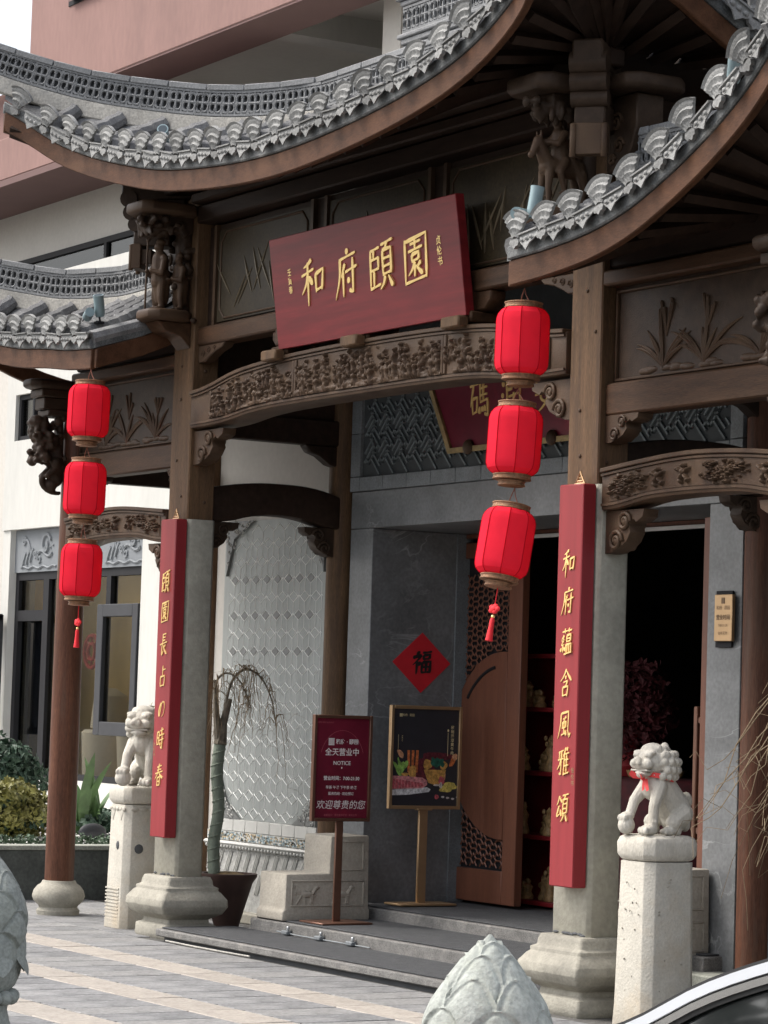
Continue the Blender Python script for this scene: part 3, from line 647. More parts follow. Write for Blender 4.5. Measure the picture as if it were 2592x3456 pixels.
    # beams from the front pillars back to the rear columns
    for X0 in (0, 4.8):
        zt = spline([.09, .3, .65, 1.0, 1.15], [3.06, 3.10, 3.125, 3.10, 3.06]); zb = spline([.09, .25, .45, .85, 1.0, 1.15], [2.83, 2.84, 2.885, 2.885, 2.85, 2.83])
        q = [(y, zb(y)) for y in np.linspace(.09, 1.15, 16)]+[(y, zt(y)) for y in np.linspace(1.15, .09, 16)]
        part('side_beam', MB().prism(q, X0-.08, X0+.08, 'x'), 'wood_shaded', gate, bevel=.02, segs=2)
        part('beam', MB().box(X0-.06, X0+.06, .09, 1.2, 3.42, 3.60), 'wood_shaded', gate, bevel=.01)
        part('side_panel', MB().box(X0-.02, X0+.02, .09, 1.2, 3.60, 5.0), 'wood_shaded', gate)
        part('beam', MB().prism([(1.14, 3.42), (.86, 3.42), (.90, 3.37), (.98, 3.345), (1.06, 3.29), (1.14, 3.27)], X0-.05, X0+.05, 'x'), 'wood_shaded', gate, bevel=.008)
    for X0 in (-1.9, 6.7):
        part('beam', MB().box(X0-.05, X0+.05, .05, 1.2, 3.2, 3.36), 'wood_shaded', gate)
build_beams()

def queti(x, y, z, s, w=.34, h=.21, m='wood_carve', axis='x', t=.10):
    """scrolled corner bracket under a beam; s = direction in which it reaches out along the axis"""
    q = [(0, 0), (w, 0), (w*.97, -h*.18), (w*.80, -h*.30), (w*.74, -h*.22), (w*.62, -h*.34), (w*.66, -h*.52), (w*.55, -h*.74), (w*.40, -h*.86), (w*.18, -h*.98), (0, -h)]
    mb = MB()
    if axis == 'x':
        mb.prism([(x+s*a, z+b) for a, b in q], y-t/2, y+t/2)
        for cx, cz, rr in ((w*.52, -h*.28, h*.24), (w*.30, -h*.72, h*.26)):
            for yy in (y-t/2-.006, y+t/2+.006):
                mb.tube([(x+s*(cx+rr*(1-k/20.)*math.cos(k*.62)), yy, z+cz+rr*(1-k/20.)*math.sin(k*.62)) for k in range(17)], h*.055, 6)
                mb.ball((x+s*cx, yy, z+cz), (rr*.4, .01, rr*.4), 8, 5)
    else:
        mb.prism([(y+s*a, z+b) for a, b in q], x-t/2, x+t/2, 'x')
        for cx, cz, rr in ((w*.52, -h*.28, h*.24), (w*.30, -h*.72, h*.26)):
            for xx in (x-t/2-.006, x+t/2+.006):
                mb.tube([(xx, y+s*(cx+rr*(1-k/20.)*math.cos(k*.62)), z+cz+rr*(1-k/20.)*math.sin(k*.62)) for k in range(17)], h*.055, 6)
    return part('scroll_bracket', mb, m, gate, bevel=.006)
queti(.145, -.02, 3.43, 1, .42, .23); queti(4.655, -.02, 3.43, -1, .42, .23)
queti(4.975, -.01, 2.685, 1, .34, .23); queti(-.175, -.01, 2.685, -1, .34, .23)
queti(6.62, -.01, 2.685, -1, .34, .23); queti(-1.82, -.01, 2.685, 1, .34, .23, 'wood_carve_dark')
queti(4.945, -.01, 3.20, 1, .30, .15); queti(-.145, -.01, 3.20, -1, .12, .12); queti(-1.82, -.01, 3.20, 1, .5, .17, 'wood_shaded'); queti(6.62, -.01, 3.20, -1, .3, .15)
for X0 in (0, 4.8):
    queti(X0, .095, 2.835, 1, .26, .20, 'wood_carve_dark', 'y'); queti(X0, 1.11, 2.84, -1, .24, .20, 'wood_carve_dark', 'y')

# ------------------------------------------------------------------ roof tiles (shared meshes)
def cap_mesh():
    nu, nv = 16, 10; vs = []
    def P(i, j, front):
        a = R(-37+74*i/nu); r = .05+.150*j/nv
        rim = 1
        d = 0
        if front:
            d = .012+(.008 if j in (3, 6, 10) else -.004 if j in (4, 7, 9) else 0)+(.005*math.cos(i*PI) if j in (8,) else 0)+(.004*math.sin(i*1.57) if j in (1, 2, 5) else 0)-.006*(2*i/nu-1)**2
        bow = 0
        return (r*rim*math.sin(a)*.98, -d-bow*.5, r*rim*math.cos(a)-.06-.004*(j == 0))
    m = MB(); m.grid(lambda u, v: P(round(u*nu), round(v*nv), True), nu, nv)
    n = (nu+1)*(nv+1); m.grid(lambda u, v: tuple(np.add(P(round(u*nu), round(v*nv), False), (0, .012, 0))), nu, nv)
    edge = [i*(nv+1) for i in range(nu+1)]+[nu*(nv+1)+j for j in range(1, nv+1)]+[i*(nv+1)+nv for i in range(nu-1, -1, -1)]+[j for j in range(nv-1, 0, -1)]
    m.f += [(edge[k], edge[(k+1) % len(edge)], edge[(k+1) % len(edge)]+n, edge[k]+n) for k in range(len(edge))]
    # lobed tongue below the fan
    m.prism([(-.034, -.03), (-.048, -.048), (-.036, -.068), (-.018, -.070), (0, -.086), (.018, -.070), (.036, -.068), (.048, -.048), (.034, -.03)], -.014, .012)
    return to_mesh(m, 'cap_tile', 'tile_cap', smooth=50)
def drip_mesh():
    m = MB(); w = .105; pts = []
    outline = [(-w, .035), (-w*.92, -.005), (-w*.62, -.035), (-w*.38, -.048), (0, -.088), (w*.38, -.048), (w*.62, -.035), (w*.92, -.005), (w, .035)]
    def bend(x): return .05*(x/w)**2-.03
    n = len(outline); low = [(x, -.025+bend(x)*.6, z) for x, z in outline]; up = [(x, -.025+bend(x)*.6+.01, z) for x, z in outline]
    topc = [(x, .06, .03+(x/w)**2*.035) for x, z in outline]
    v = low+up
    m.add(v, [tuple(range(n)), tuple(range(2*n-1, n-1, -1))]+[(i, (i+1) % n, (i+1) % n+n, i+n) for i in range(n)])
    m.box(-w, w, -.03, .05, .028, .038)
    for k in range(3): m.ball(((k-1)*.05, -.036, -.012), (.02, .008, .014), 6, 5)
    return to_mesh(m, 'drip_tile', 'tile_cap', smooth=50)
CAP, DRIP = cap_mesh(), drip_mesh()
def lattice_mesh(w=.212, h=.175):
    m = MB()
    m.box(-w/2+.001, w/2-.001, -.022, .02, 0, .016); m.box(-w/2+.001, w/2-.001, -.022, .02, h-.016, h)
    r = .0105
    def bar(a, b): m.tube([(a[0], -.010, a[1]), (b[0], -.010, b[1])], r, 5)
    c = h/2
    for s in (-1, 1):
        x = s*w/4
        # a four-lobed coin figure, twice to a brick
        for q in range(4):
            a0 = q*PI/2+PI/4
            cx, cz = x+.030*math.cos(a0), c+.040*math.sin(a0)
            m.tube([(cx+.028*math.cos(a0-2.1+t*4.2/7), -.010, cz+.034*math.sin(a0-2.1+t*4.2/7)) for t in range(8)], r, 5)
        bar((x-.05, c), (x+.05, c)); bar((x, .016), (x, h-.016))
    bar((0, .016), (0, h-.016)); bar((-w/2+.004, .016), (-w/2+.004, h-.016)); bar((w/2-.004, .016), (w/2-.004, h-.016))
    return to_mesh(m, 'lattice_brick', 'ridge_brick', smooth=40)
def ridge_cap_mesh(w=.30): return to_mesh(MB().box(-w/2+.0025, w/2-.0025, -.075, .075, 0, .042), 'ridge_cap', 'ridge_brick', bevel=.005)
LATT, RCAP = lattice_mesh(), ridge_cap_mesh()
def frame_mtx(p, t, off=None):
    t = Vector(t).normalized(); n = Vector((t.y, -t.x, 0)).normalized(); u = t.cross(-n).normalized()
    if u.z < 0: u = -u
    m = Matrix((t, -n, u)).transposed().to_4x4(); m.translation = Vector(p) - (off or Vector()); return m
def resample(path, step):
    P = [Vector(p) for p in path]; acc = [0]
    for a, b in zip(P, P[1:]): acc.append(acc[-1]+(b-a).length)
    n = max(1, int(acc[-1]/step)); out = []
    for k in range(n):
        s = (k+.5)*acc[-1]/n; i = max(j for j in range(len(acc)) if acc[j] <= s+1e-9); i = min(i, len(P)-2)
        f = (s-acc[i])/(acc[i+1]-acc[i]); out.append((P[i]+(P[i+1]-P[i])*f, (P[i+1]-P[i]).normalized()))
    return out

def build_roof(name, label, x0, x1, Ye, zf, ridge_path, Yr, zr, step, fh=.135, back=None):
    """Ye, zf: plan and height of the fascia's lower edge; Yr, zr: plan and foot of the ridge"""
    roof = put(name, None, gate, label=label)
    n = 60; xs = [x0+(x1-x0)*i/n for i in range(n+1)]
    # fascia board, swept along the eave
    part('fascia', MB().ribbon([(x, Ye(x), zf(x)) for x in xs], .045, 0, fh), 'wood_fascia', roof, bevel=.006)
    part('tile_edge', MB().ribbon([(x, Ye(x)-.012, zf(x)) for x in xs], .05, fh+.002, fh+.075), 'tile_edge', roof, bevel=.008)
    # bed of trough tiles
    def bed(u, v):
        x = x0+(x1-x0)*u; a = Vector((x, Ye(x)-.02, zf(x)+fh+.075)); b = Vector((x, Yr(x), zr(x)))
        p = a.lerp(b, v); p.z -= .06*math.sin(PI*v)*min(1, (b-a).length)
        p.z += .018*math.cos(2*PI*(x-x0)/step); return p
    part('trough_tiles', MB().grid(bed, int((x1-x0)/step)*6, 10), 'tile_roof', roof)
    k = 0; x = x0+step*.5
    while x < x1-.02:
        a = Vector((x, Ye(x)-.04, zf(x)+fh+.105)); b = Vector((x, Yr(x), zr(x)+.03)); L = (b-a).length
        m = int(max(2, L/.085)); pts = []; rs = []
        for i in range(m+1):
            for q, rr in ((0, .066), (.82, .056)):
                v = min(1, (i+q)/m); p = a.lerp(b, v); p.z -= .06*math.sin(PI*v)*min(1, L); pts.append(p); rs.append(rr*1.0)
                if v >= 1: break
        if L > .16: part('tile_row', MB().tube(pts, rs, 9), 'tile_roof', roof, smooth=30)
        e = .01; t = Vector((2*e, Ye(x+e)-Ye(x-e), zf(x+e)-zf(x-e)))
        off = ORG[roof.name]
        m1 = frame_mtx((x, Ye(x)-.065, zf(x)+fh+.116), t) @ Matrix.Scale(.92, 4) @ Matrix.Rotation(R(rng.uniform(-5, 5)), 4, 'Y') @ Matrix.Rotation(R(rng.uniform(-6, 14)), 4, 'X')
        put('cap_tile', CAP, roof, mtx=m1)
        xd = x+step/2
        if xd < x1-.03:
            m2 = frame_mtx((xd, Ye(xd)-.055, zf(xd)+fh+.083), t) @ Matrix.Scale(.84, 4) @ Matrix.Rotation(R(rng.uniform(-5, 5)), 4, 'Y') @ Matrix.Rotation(R(rng.uniform(-4, 8)), 4, 'X')
            put('drip_tile', DRIP, roof, mtx=m2)
        x += step; k += 1
    # ridge: mortar foot, lattice bricks, cap bricks
    part('ridge_foot', MB().ribbon(ridge_path, .13, -.34, -.215), 'mortar', roof, bevel=.01)
    part('ridge_core', MB().ribbon(ridge_path, .06, -.22, -.04), 'ridge_dark', roof)
    part('ridge_moulding', MB().ribbon(ridge_path, .115, -.222, -.205), 'ridge_brick', roof)
    for p, t in resample(ridge_path, .212):
        nrm = Vector((t.y, -t.x, 0)).normalized()
        put('lattice_brick', LATT, roof, mtx=frame_mtx(p+nrm*.044+Vector((0, 0, -.214)), t))
    for p, t in resample(ridge_path, .30):
        put('ridge_cap', RCAP, roof, mtx=frame_mtx(p+Vector((0, 0, -.038)), t))
    return roof

# main roof
mYe = lambda x: -.80-.30*min(1.1, abs((x-2.4)/3.35))**9
mzf = spline([-.95, -.5, -.083, .4, .86, 1.63, 2.5, 3.2, 3.62, 4.1, 4.58, 5.0, 5.36, 5.75], [5.55, 5.28, 5.13, 5.005, 4.905, 4.805, 4.76, 4.785, 4.82, 4.88, 4.975, 5.11, 5.265, 5.53])
def mYr0(x):
    x = x if x < 2.4 else 4.8-x
    return .35-1.4*(max(0, (1.2-x))/2.15)**1.5
mYr = lambda x: max(mYr0(x), mYe(x)+.03)-.06
mzt = spline([-1.18, -.76, -.5, -.12, .36, .69, 1.07, 2.4], [6.24, 6.045, 5.95, 5.86, 5.785, 5.77, 5.768, 5.768])
mztop = lambda x: mzt(x if x < 2.4 else 4.8-x)
rp = [(x, mYr0(x), mztop(x)) for x in [-1.12+7.04*i/80 for i in range(81)]]
main_roof = build_roof('main_roof', 'tall middle roof whose eave sweeps up at both corners', -.93, 5.73, mYe, mzf, rp, mYr, lambda x: mztop(x)-.325, .262)
def main_roof_rest():
    # side eave on the right, mirrored on the left
    ys = [-1.10, -.85, -.5, -.18, .10, .37, .8, 1.2, 1.6, 2.1, 2.6]
    sz = spline(ys, [5.53, 5.47, 5.42, 5.33, 5.19, 5.06, 4.93, 4.87, 4.92, 5.1, 5.4]); sx = spline(ys, [5.74, 5.68, 5.63, 5.60, 5.58, 5.57, 5.56, 5.55, 5.56, 5.60, 5.66])
    for s in (1, -1):
        X = lambda x: x if s == 1 else 4.8-x
        yy = [-1.10+3.5*i/40 for i in range(41)]
        path = [(X(sx(y)), y, sz(y)) for y in yy]
        if s == -1: path = path[::-1]
        part('side_fascia', MB().ribbon(path, .045, 0, .135), 'wood_fascia', main_roof, bevel=.006)
        part('tile_edge', MB().ribbon([(p[0]+s*.012, p[1], p[2]) for p in path], .05, .137, .21), 'tile_edge', main_roof, bevel=.008)
        part('side_slope', MB().grid(lambda u, v: Vector((X(sx(yy[round(u*40)])), yy[round(u*40)], sz(yy[round(u*40)])+.2)).lerp(Vector((X(4.7), .5+.3*u, 5.6)), v), 40, 6), 'tile_roof', main_roof)
        for y in np.arange(-.95, 2.2, .262):
            p = Vector((X(sx(y))+s*.065, y, sz(y)+.135+.118)); t = Vector((0, .02*s, (sz(y+.01)-sz(y-.01))*s))
            put('cap_tile', CAP, main_roof, mtx=frame_mtx(p, t))
            y2 = y+.131; p = Vector((X(sx(y2))+s*.055, y2, sz(y2)+.135+.085)); put('drip_tile', DRIP, main_roof, mtx=frame_mtx(p, t))
            a = Vector((X(sx(y))+s*.03, y, sz(y)+.24)); b = Vector((X(5.0 if y > 0 else 5.1), .5+.12*y, 5.62))
            part('tile_row', MB().tube([a.lerp(b, k/6)-Vector((0, 0, .05*math.sin(PI*k/6))) for k in range(7)], .06, 8), 'tile_roof', main_roof)
        # soffit boards and rafters of the side
        inner = lambda y: Vector((X(4.98), min(max(y, -.14), 2.2), 5.22))
        part('soffit', MB().grid(lambda u, v: Vector((X(sx(yy[round(u*40)])-.02), yy[round(u*40)], sz(yy[round(u*40)])+.09)).lerp(inner(yy[round(u*40)]), v), 40, 5), 'wood_shaded', main_roof)
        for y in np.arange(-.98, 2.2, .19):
            a = Vector((X(sx(y)-.06), y, sz(y)+.05)); b = inner(y)-Vector((0, 0, .05)); part('rafter', MB().tube([a, b], .038, 4), 'wood_shaded', main_roof, smooth=0)
        # hip rafter with a scrolled nose
        c0 = Vector((X(4.86), -.08, 5.16)); c1 = Vector((X(5.70), -1.05, 5.55)); d = Vector((s*.68, -.73, 0)).normalized(); q = Vector((-d.y, d.x, 0))
        hp = MB()
        def hbox(m, a0, a1, z0, z1, w):
            m.add([tuple(Vector((X(4.8), 0, 0))+d*a+q*b+Vector((0, 0, z))) for a in (a0, a1) for b in (-w, w) for z in (z0, z1)], [(0, 1, 3, 2), (4, 6, 7, 5), (0, 4, 5, 1), (2, 3, 7, 6), (0, 2, 6, 4), (1, 5, 7, 3)])
        hbox(hp, .05, .56, 5.04, 5.17, .085)
        r1 = part('hip_rafter', hp, 'wood_carve_dark', main_roof, bevel=.012)
        hp = MB(); 
        for z, a, rr in ((5.05, .50, .062), (4.955, .48, .058), (4.87, .45, .05)):
            ax = Vector((X(4.8), 0, z))+d*a; hp.tube([ax-q*.10, ax+q*.10], rr, 14)
        part('scroll_nose', hp, 'wood_carve_dark', r1)
        hp = MB(); hbox(hp, .2, .46, 4.72, 4.86, .085); hbox(hp, .1, .38, 4.86, 5.05, .075)
        part('nose_block', hp, 'wood_carve_dark', r1, bevel=.01)
        hp = MB(); hbox(hp, .40, .47, 4.565, 4.735, .10); hbox(hp, .33, .45, 4.60, 4.70, .07)
        for b in (-.085, .085): 
            ax = Vector((X(4.8), 0, 0))+d*.47+q*b; hp.tube([ax+Vector((0, 0, 4.55)), ax+Vector((0, 0, 4.73))], .018, 8)
        part('pendant', hp, 'wood_carve', r1, bevel=.004)
        part('hip_rafter', MB().tube([c0, c0.lerp(c1, .5)-Vector((0, 0, .03)), c1], [.075, .075, .06], 4), 'wood_shaded', main_roof, smooth=0)
    # soffit and rafters of the front
    xs = [-.93+6.66*i/60 for i in range(61)]
    inn = lambda x: Vector((min(max(x, -.18), 4.98), -.14, 5.22))
    part('soffit', MB().grid(lambda u, v: Vector((xs[round(u*60)], mYe(xs[round(u*60)])+.02, mzf(xs[round(u*60)])+.09)).lerp(inn(xs[round(u*60)]), v), 60, 5), 'wood_shaded', main_roof)
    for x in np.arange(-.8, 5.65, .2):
        a = Vector((x, mYe(x)+.06, mzf(x)+.045)); b = inn(x)-Vector((0, 0, .045)); part('rafter', MB().tube([a, b], .038, 4), 'wood_shaded', main_roof, smooth=0)
    part('ceiling', MB().box(-.15, 4.95, -.1, 1.25, 5.20, 5.24), 'wood_shaded', main_roof)
    part('back_slope', MB().grid(lambda u, v: Vector((-.6+6*u, .35, mztop(-.6+6*u)-.3)).lerp(Vector((-.6+6*u, 2.5, 5.15)), v), 30, 4), 'tile_roof', main_roof)
    # upper ridge standing behind, its lattice end in view
    ur = MB(); x0, x1, y = 1.86, 2.94, .52
    part('upper_ridge_core', MB().box(x0+.03, x1-.03, y-.04, y+.04, 5.5, 6.70), 'ridge_dark', main_roof)
    o = part('upper_ridge', MB().box(x0-.0, x1, y-.085, y+.085, 5.86, 5.90).box(x0-.03, x1+.03, y-.10, y+.10, 5.90, 5.93).box(x0-.01, x1+.01, y-.09, y+.09, 6.115, 6.15).box(x0-.04, x1+.04, y-.11, y+.11, 6.15, 6.20).box(x0+.01, x1-.01, y-.08, y+.08, 6.2, 6.42).box(x0-.06, x1+.06, y-.12, y+.12, 6.42, 6.50).box(x0, x1, y-.07, y+.07, 5.45, 5.86), 'ridge_brick', main_roof, bevel=.008)
    for i in range(5): put('lattice_brick', LATT, main_roof, loc=(x0+.12+.212*i, y-.06, 5.934))
main_roof_rest()

def wing(s):
    X = (lambda x: x) if s == 1 else (lambda x: 4.8-x)
    if s == 1:
        zt = spline([4.96, 5.35, 5.77, 6.05, 6.3, 6.52, 6.73, 7.08, 7.55], [3.835, 3.855, 3.905, 3.972, 4.060, 4.148, 4.240, 4.405, 4.67])
    else:
        zt = spline([4.96, 5.35, 5.74, 6.2, 6.56, 7.1, 7.6], [3.83, 3.855, 3.90, 3.945, 4.01, 4.17, 4.42])
    zr_top = spline([4.96, 6.12, 6.61, 6.81, 7.18, 7.6], [4.73, 4.72, 4.75, 4.79, 4.88, 5.02])
    Yr0 = lambda x: 0 if x < 5.85 else -.9*((x-5.85)/1.7)**1.6
    Ye = lambda x: -.70-.22*max(0, (x-4.96)/2.6)**5
    a, b = (4.96, 7.52)
    W = lambda f: (f if s == 1 else (lambda x: f(4.8-x)))
    x0, x1 = (a, b) if s == 1 else (4.8-b, 4.8-a)
    path = [(X(x), Yr0(x), zr_top(x)) for x in [a+.02+(b-a-.05)*i/40 for i in range(41)]]
    if s == -1: path = path[::-1]
    rf = build_roof('side_roof', 'lower side roof %s' % ('at the right, rising steeply to its corner' if s == 1 else 'at the left with its camera bracket'), x0, x1, W(Ye), W(zt), path, W(lambda x: max(Yr0(x), Ye(x)+.03)-.06), W(lambda x: zr_top(x)-.325), .25)
    # verge beside the square pillar
    vx = X(4.945)
    P = [Vector((vx, -.70, 3.835)), Vector((vx, -.35, 3.95)), Vector((vx, -.10, 4.06)), Vector((vx, .35, 4.30))]
    part('verge_board', MB().ribbon([tuple(p) for p in (P if s == -1 else P[::-1])], .045, 0, .135), 'wood_fascia', rf, bevel=.006)
    part('verge_tiles', MB().tube([p+Vector((s*.03, -.02, .20)) for p in P], .06, 9), 'tile_roof', rf)
    part('verge_tiles', MB().ribbon([tuple(p+Vector((s*.01, -.01, 0))) for p in P], .06, .137, .20), 'tile_edge', rf)
    # back slope, soffit, rafters
    part('back_slope', MB().grid(lambda u, v: Vector((X(a+(b-a)*u), .02+min(0, Yr0(a+(b-a)*u)), zr_top(a+(b-a)*u)-.31)).lerp(Vector((X(a+(b-a)*u), 1.3, 4.1)), v), 20, 4), 'tile_roof', rf)
    part('soffit', MB().grid(lambda u, v: Vector((X(a+(b-a)*u), Ye(a+(b-a)*u)+.02, zt(a+(b-a)*u)+.09)).lerp(Vector((X(min(a+(b-a)*u, 6.75)), -.02, 4.16)), v), 30, 4), 'wood_shaded', rf)
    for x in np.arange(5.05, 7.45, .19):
        p = Vector((X(x), Ye(x)+.06, zt(x)+.045)); q = Vector((X(min(x, 6.75)), -.04, 4.13)); part('rafter', MB().tube([p, q], .036, 4), 'wood_shaded', rf, smooth=0)
    part('ceiling', MB().box(min(X(4.95), X(6.75)), max(X(4.95), X(6.75)), -.02, 1.25, 4.14, 4.18), 'wood_shaded', rf)
    # outer side eave of the wing
    ye = Ye(b)
    sp = [(X(b-.06*i/10), ye+.14*i, zt(b)-.5*(1-(1-i/10)**1.7)) for i in range(11)]
    if s == -1: sp = sp[::-1]
    part('side_fascia', MB().ribbon(sp, .045, 0, .135), 'wood_fascia', rf, bevel=.006)
wing(1); wing(-1)

# ------------------------------------------------------------------ carved brackets
def slab_oct(mb, cx, cy, hx, hy, z0, z1, ch=.06):
    mb.rect_lathe([(-.02, z0), (.0, z0+.02), (0, z1-.015), (-.012, z1)], hx, hy, (cx, cy, 0), ch); return mb
def blob_foliage(mb, c, r, n, s=.03):
    for k in range(n):
        mb.ball((c[0]+rng.normal(0, r[0]), c[1]+rng.normal(0, r[1]), c[2]+rng.normal(0, r[2])), (s*rng.uniform(.6, 1.3), s*rng.uniform(.6, 1.3), s*rng.uniform(.6, 1.4)), 7, 5)
def build_brackets():
    # right: horse and rider
    X0 = 4.8
    o = part('carved_bracket', slab_oct(MB(), X0, -.33, .20, .24, 4.925, 5.015), 'wood_carve_dark', gate, bevel=.006, label='bracket carved with a horse and rider')
    part('shelf', slab_oct(MB(), X0, -.29, .15, .20, 4.22, 4.30), 'wood_carve', o, bevel=.006)
    m = MB(); blob_foliage(m, (X0, -.32, 4.86), (.06, .08, .03), 60, .032); m.box(X0-.09, X0+.09, -.42, -.10, 4.82, 4.93)
    for k in range(14): m.ball((X0+rng.uniform(-.12, .12), rng.uniform(-.47, -.16), 4.82+rng.uniform(-.02, .02)), (.02, .02, .045), 6, 5)
    m.capsule((X0, -.11, 4.3), (X0, -.11, 4.85), .05, .06)
    put('foliage_carving', remesh(m, 'foliage_carving', 'wood_carve_dark', .009), o)
    h = MB(); z = 4.30
    h.capsule((X0, -.38, z+.235), (X0, -.20, z+.245), .055, .058, 12); h.capsule((X0, -.385, z+.25), (X0+.01, -.455, z+.36), .045, .032)
    h.capsule((X0+.01, -.455, z+.37), (X0+.02, -.50, z+.29), .030, .018); h.ball((X0+.02, -.505, z+.285), (.019, .022, .02), 8, 6)
    for e in (-1, 1): h.capsule((X0+.01+e*.017, -.45, z+.39), (X0+.01+e*.022, -.452, z+.43), .010, .004)
    for e in (-1, 1):
        h.capsule((X0+e*.033, -.39, z+.21), (X0+e*.036, -.40, z+.11), .027, .017); h.capsule((X0+e*.036, -.40, z+.11), (X0+e*.036, -.395, z+.015), .016, .014); h.ball((X0+e*.036, -.40, z+.012), (.02, .024, .016), 8, 5)
        h.capsule((X0+e*.033, -.185, z+.215), (X0+e*.036, -.165, z+.12), .034, .018); h.capsule((X0+e*.036, -.165, z+.12), (X0+e*.036, -.185, z+.015), .017, .014); h.ball((X0+e*.036, -.19, z+.012), (.02, .024, .016), 8, 5)
    h.capsule((X0, -.145, z+.25), (X0, -.125, z+.10), .022, .012)
    # rider in a long robe
    h.capsule((X0, -.30, z+.27), (X0, -.315, z+.42), .055, .042, 12); h.ball((X0, -.325, z+.485), .032, 10, 8); h.ball((X0, -.318, z+.51), (.03, .03, .025), 8, 6)
    for e in (-1, 1):
        h.capsule((X0+e*.05, -.31, z+.42), (X0+e*.065, -.36, z+.36), .022, .018); h.capsule((X0+e*.065, -.36, z+.36), (X0+e*.02, -.415, z+.37), .018, .013)
        h.capsule((X0+e*.05, -.30, z+.27), (X0+e*.07, -.345, z+.20), .028, .022); h.capsule((X0+e*.07, -.345, z+.20), (X0+e*.068, -.315, z+.10), .021, .014); h.ball((X0+e*.07, -.33, z+.09), (.015, .028, .012), 7, 5)
    h.capsule((X0, -.27, z+.38), (X0, -.16, z+.30), .03, .016); h.capsule((X0+.03, -.26, z+.30), (X0+.05, -.19, z+.18), .03, .014)
    put('horse_and_rider', remesh(h, 'horse_and_rider', 'wood_carve', .0065, 2), o)
    for s, X0 in ((1, 4.8), (-1, 0)):   # plain side brackets turned outwards
        a = X0+s*.145
        o2 = part('side_bracket', MB().prism([(a, 4.50), (a+s*.14, 4.52), (a+s*.22, 4.62), (a+s*.27, 4.74), (a+s*.27, 4.92), (a, 4.92)], -.10, .08), 'wood_carve_dark', gate, bevel=.008)
        part('side_cap', slab_oct(MB(), a+s*.16, -.02, .22, .20, 4.925, 5.01), 'wood_carve_dark', o2, bevel=.006)
        sc = MB()
        for cx, cz, rr in ((.09, 4.78, .055), (.12, 4.65, .045), (.06, 4.58, .03)):
            sc.tube([(a+s*(cx+rr*(1-k/20.)*math.cos(k*.62)), -.104, cz+rr*(1-k/20.)*math.sin(k*.62)) for k in range(17)], .010, 6)
        part('scroll', sc, 'wood_carve', o2)
    # left: standing warrior under a canopy
    X0 = 0
    o = part('carved_bracket', slab_oct(MB(), X0, -.30, .18, .22, 4.90, 4.985), 'wood_carve', gate, bevel=.006, label='bracket carved with a standing warrior')
    part('shelf', slab_oct(MB(), X0, -.26, .15, .17, 4.175, 4.255), 'wood_carve', o, bevel=.006)
    part('shelf_support', MB().prism([(-.10, 4.0), (-.10, 4.175), (-.36, 4.175), (-.30, 4.11), (-.18, 4.08)], -.10, .10, 'x'), 'wood_beam', o, bevel=.006)
    m = MB(); m.box(-.09, .09, -.42, -.10, 4.80, 4.91); blob_foliage(m, (0, -.30, 4.82), (.06, .08, .03), 50, .03)
    for k in range(10): m.capsule((rng.uniform(-.11, .11), rng.uniform(-.46, -.40), 4.86), (rng.uniform(-.11, .11), -.43, 4.76), .014, .012)
    m.capsule((0, -.12, 4.2), (0, -.12, 4.8), .06, .07); blob_foliage(m, (0, -.14, 4.5), (.07, .03, .14), 50, .03)
    put('foliage_carving', remesh(m, 'foliage_carving', 'wood_carve_dark', .009), o)
    h = MB(); z = 4.255
    def figure(cx, cy, k, turn):
        for e in (-1, 1):
            h.capsule((cx+e*.035*k, cy, z+.22*k), (cx+e*.045*k, cy-.01, z+.10*k), .036*k, .026*k); h.capsule((cx+e*.045*k, cy-.01, z+.10*k), (cx+e*.045*k, cy, z+.02*k), .026*k, .02*k); h.ball((cx+e*.045*k, cy-.02*k, z+.014*k), (.022*k, .04*k, .016*k), 8, 5)
        h.capsule((cx, cy, z+.20*k), (cx, cy, z+.36*k), .062*k, .058*k, 12); h.capsule((cx, cy+.01, z+.24*k), (cx, cy+.02, z+.08*k), .07*k, .05*k, 12)
        h.ball((cx, cy-.012*k, z+.44*k), .036*k, 10, 8); h.ball((cx, cy, z+.475*k), (.038*k, .038*k, .026*k), 8, 6); h.capsule((cx, cy, z+.49*k), (cx, cy, z+.52*k), .014*k, .008*k)
        for e in (-1, 1):
            h.ball((cx+e*.062*k, cy, z+.355*k), .03*k, 8, 6); h.capsule((cx+e*.066*k, cy, z+.35*k), (cx+e*.085*k, cy-.03*k, z+.25*k), .024*k, .02*k); h.capsule((cx+e*.085*k, cy-.03*k, z+.25*k), (cx+e*.03*k, cy-.085*k, z+.27*k), .02*k, .016*k)
    figure(-.03, -.29, 1.0, 0); figure(.07, -.19, .8, 0)
    h.capsule((-.10, -.36, z+.02), (-.09, -.36, z+.5), .009, .008); h.ball((-.09, -.36, z+.5), (.016, .012, .04), 6, 5)
    put('warrior_figure', remesh(h, 'warrior_figure', 'wood_carve', .0065, 2), o)
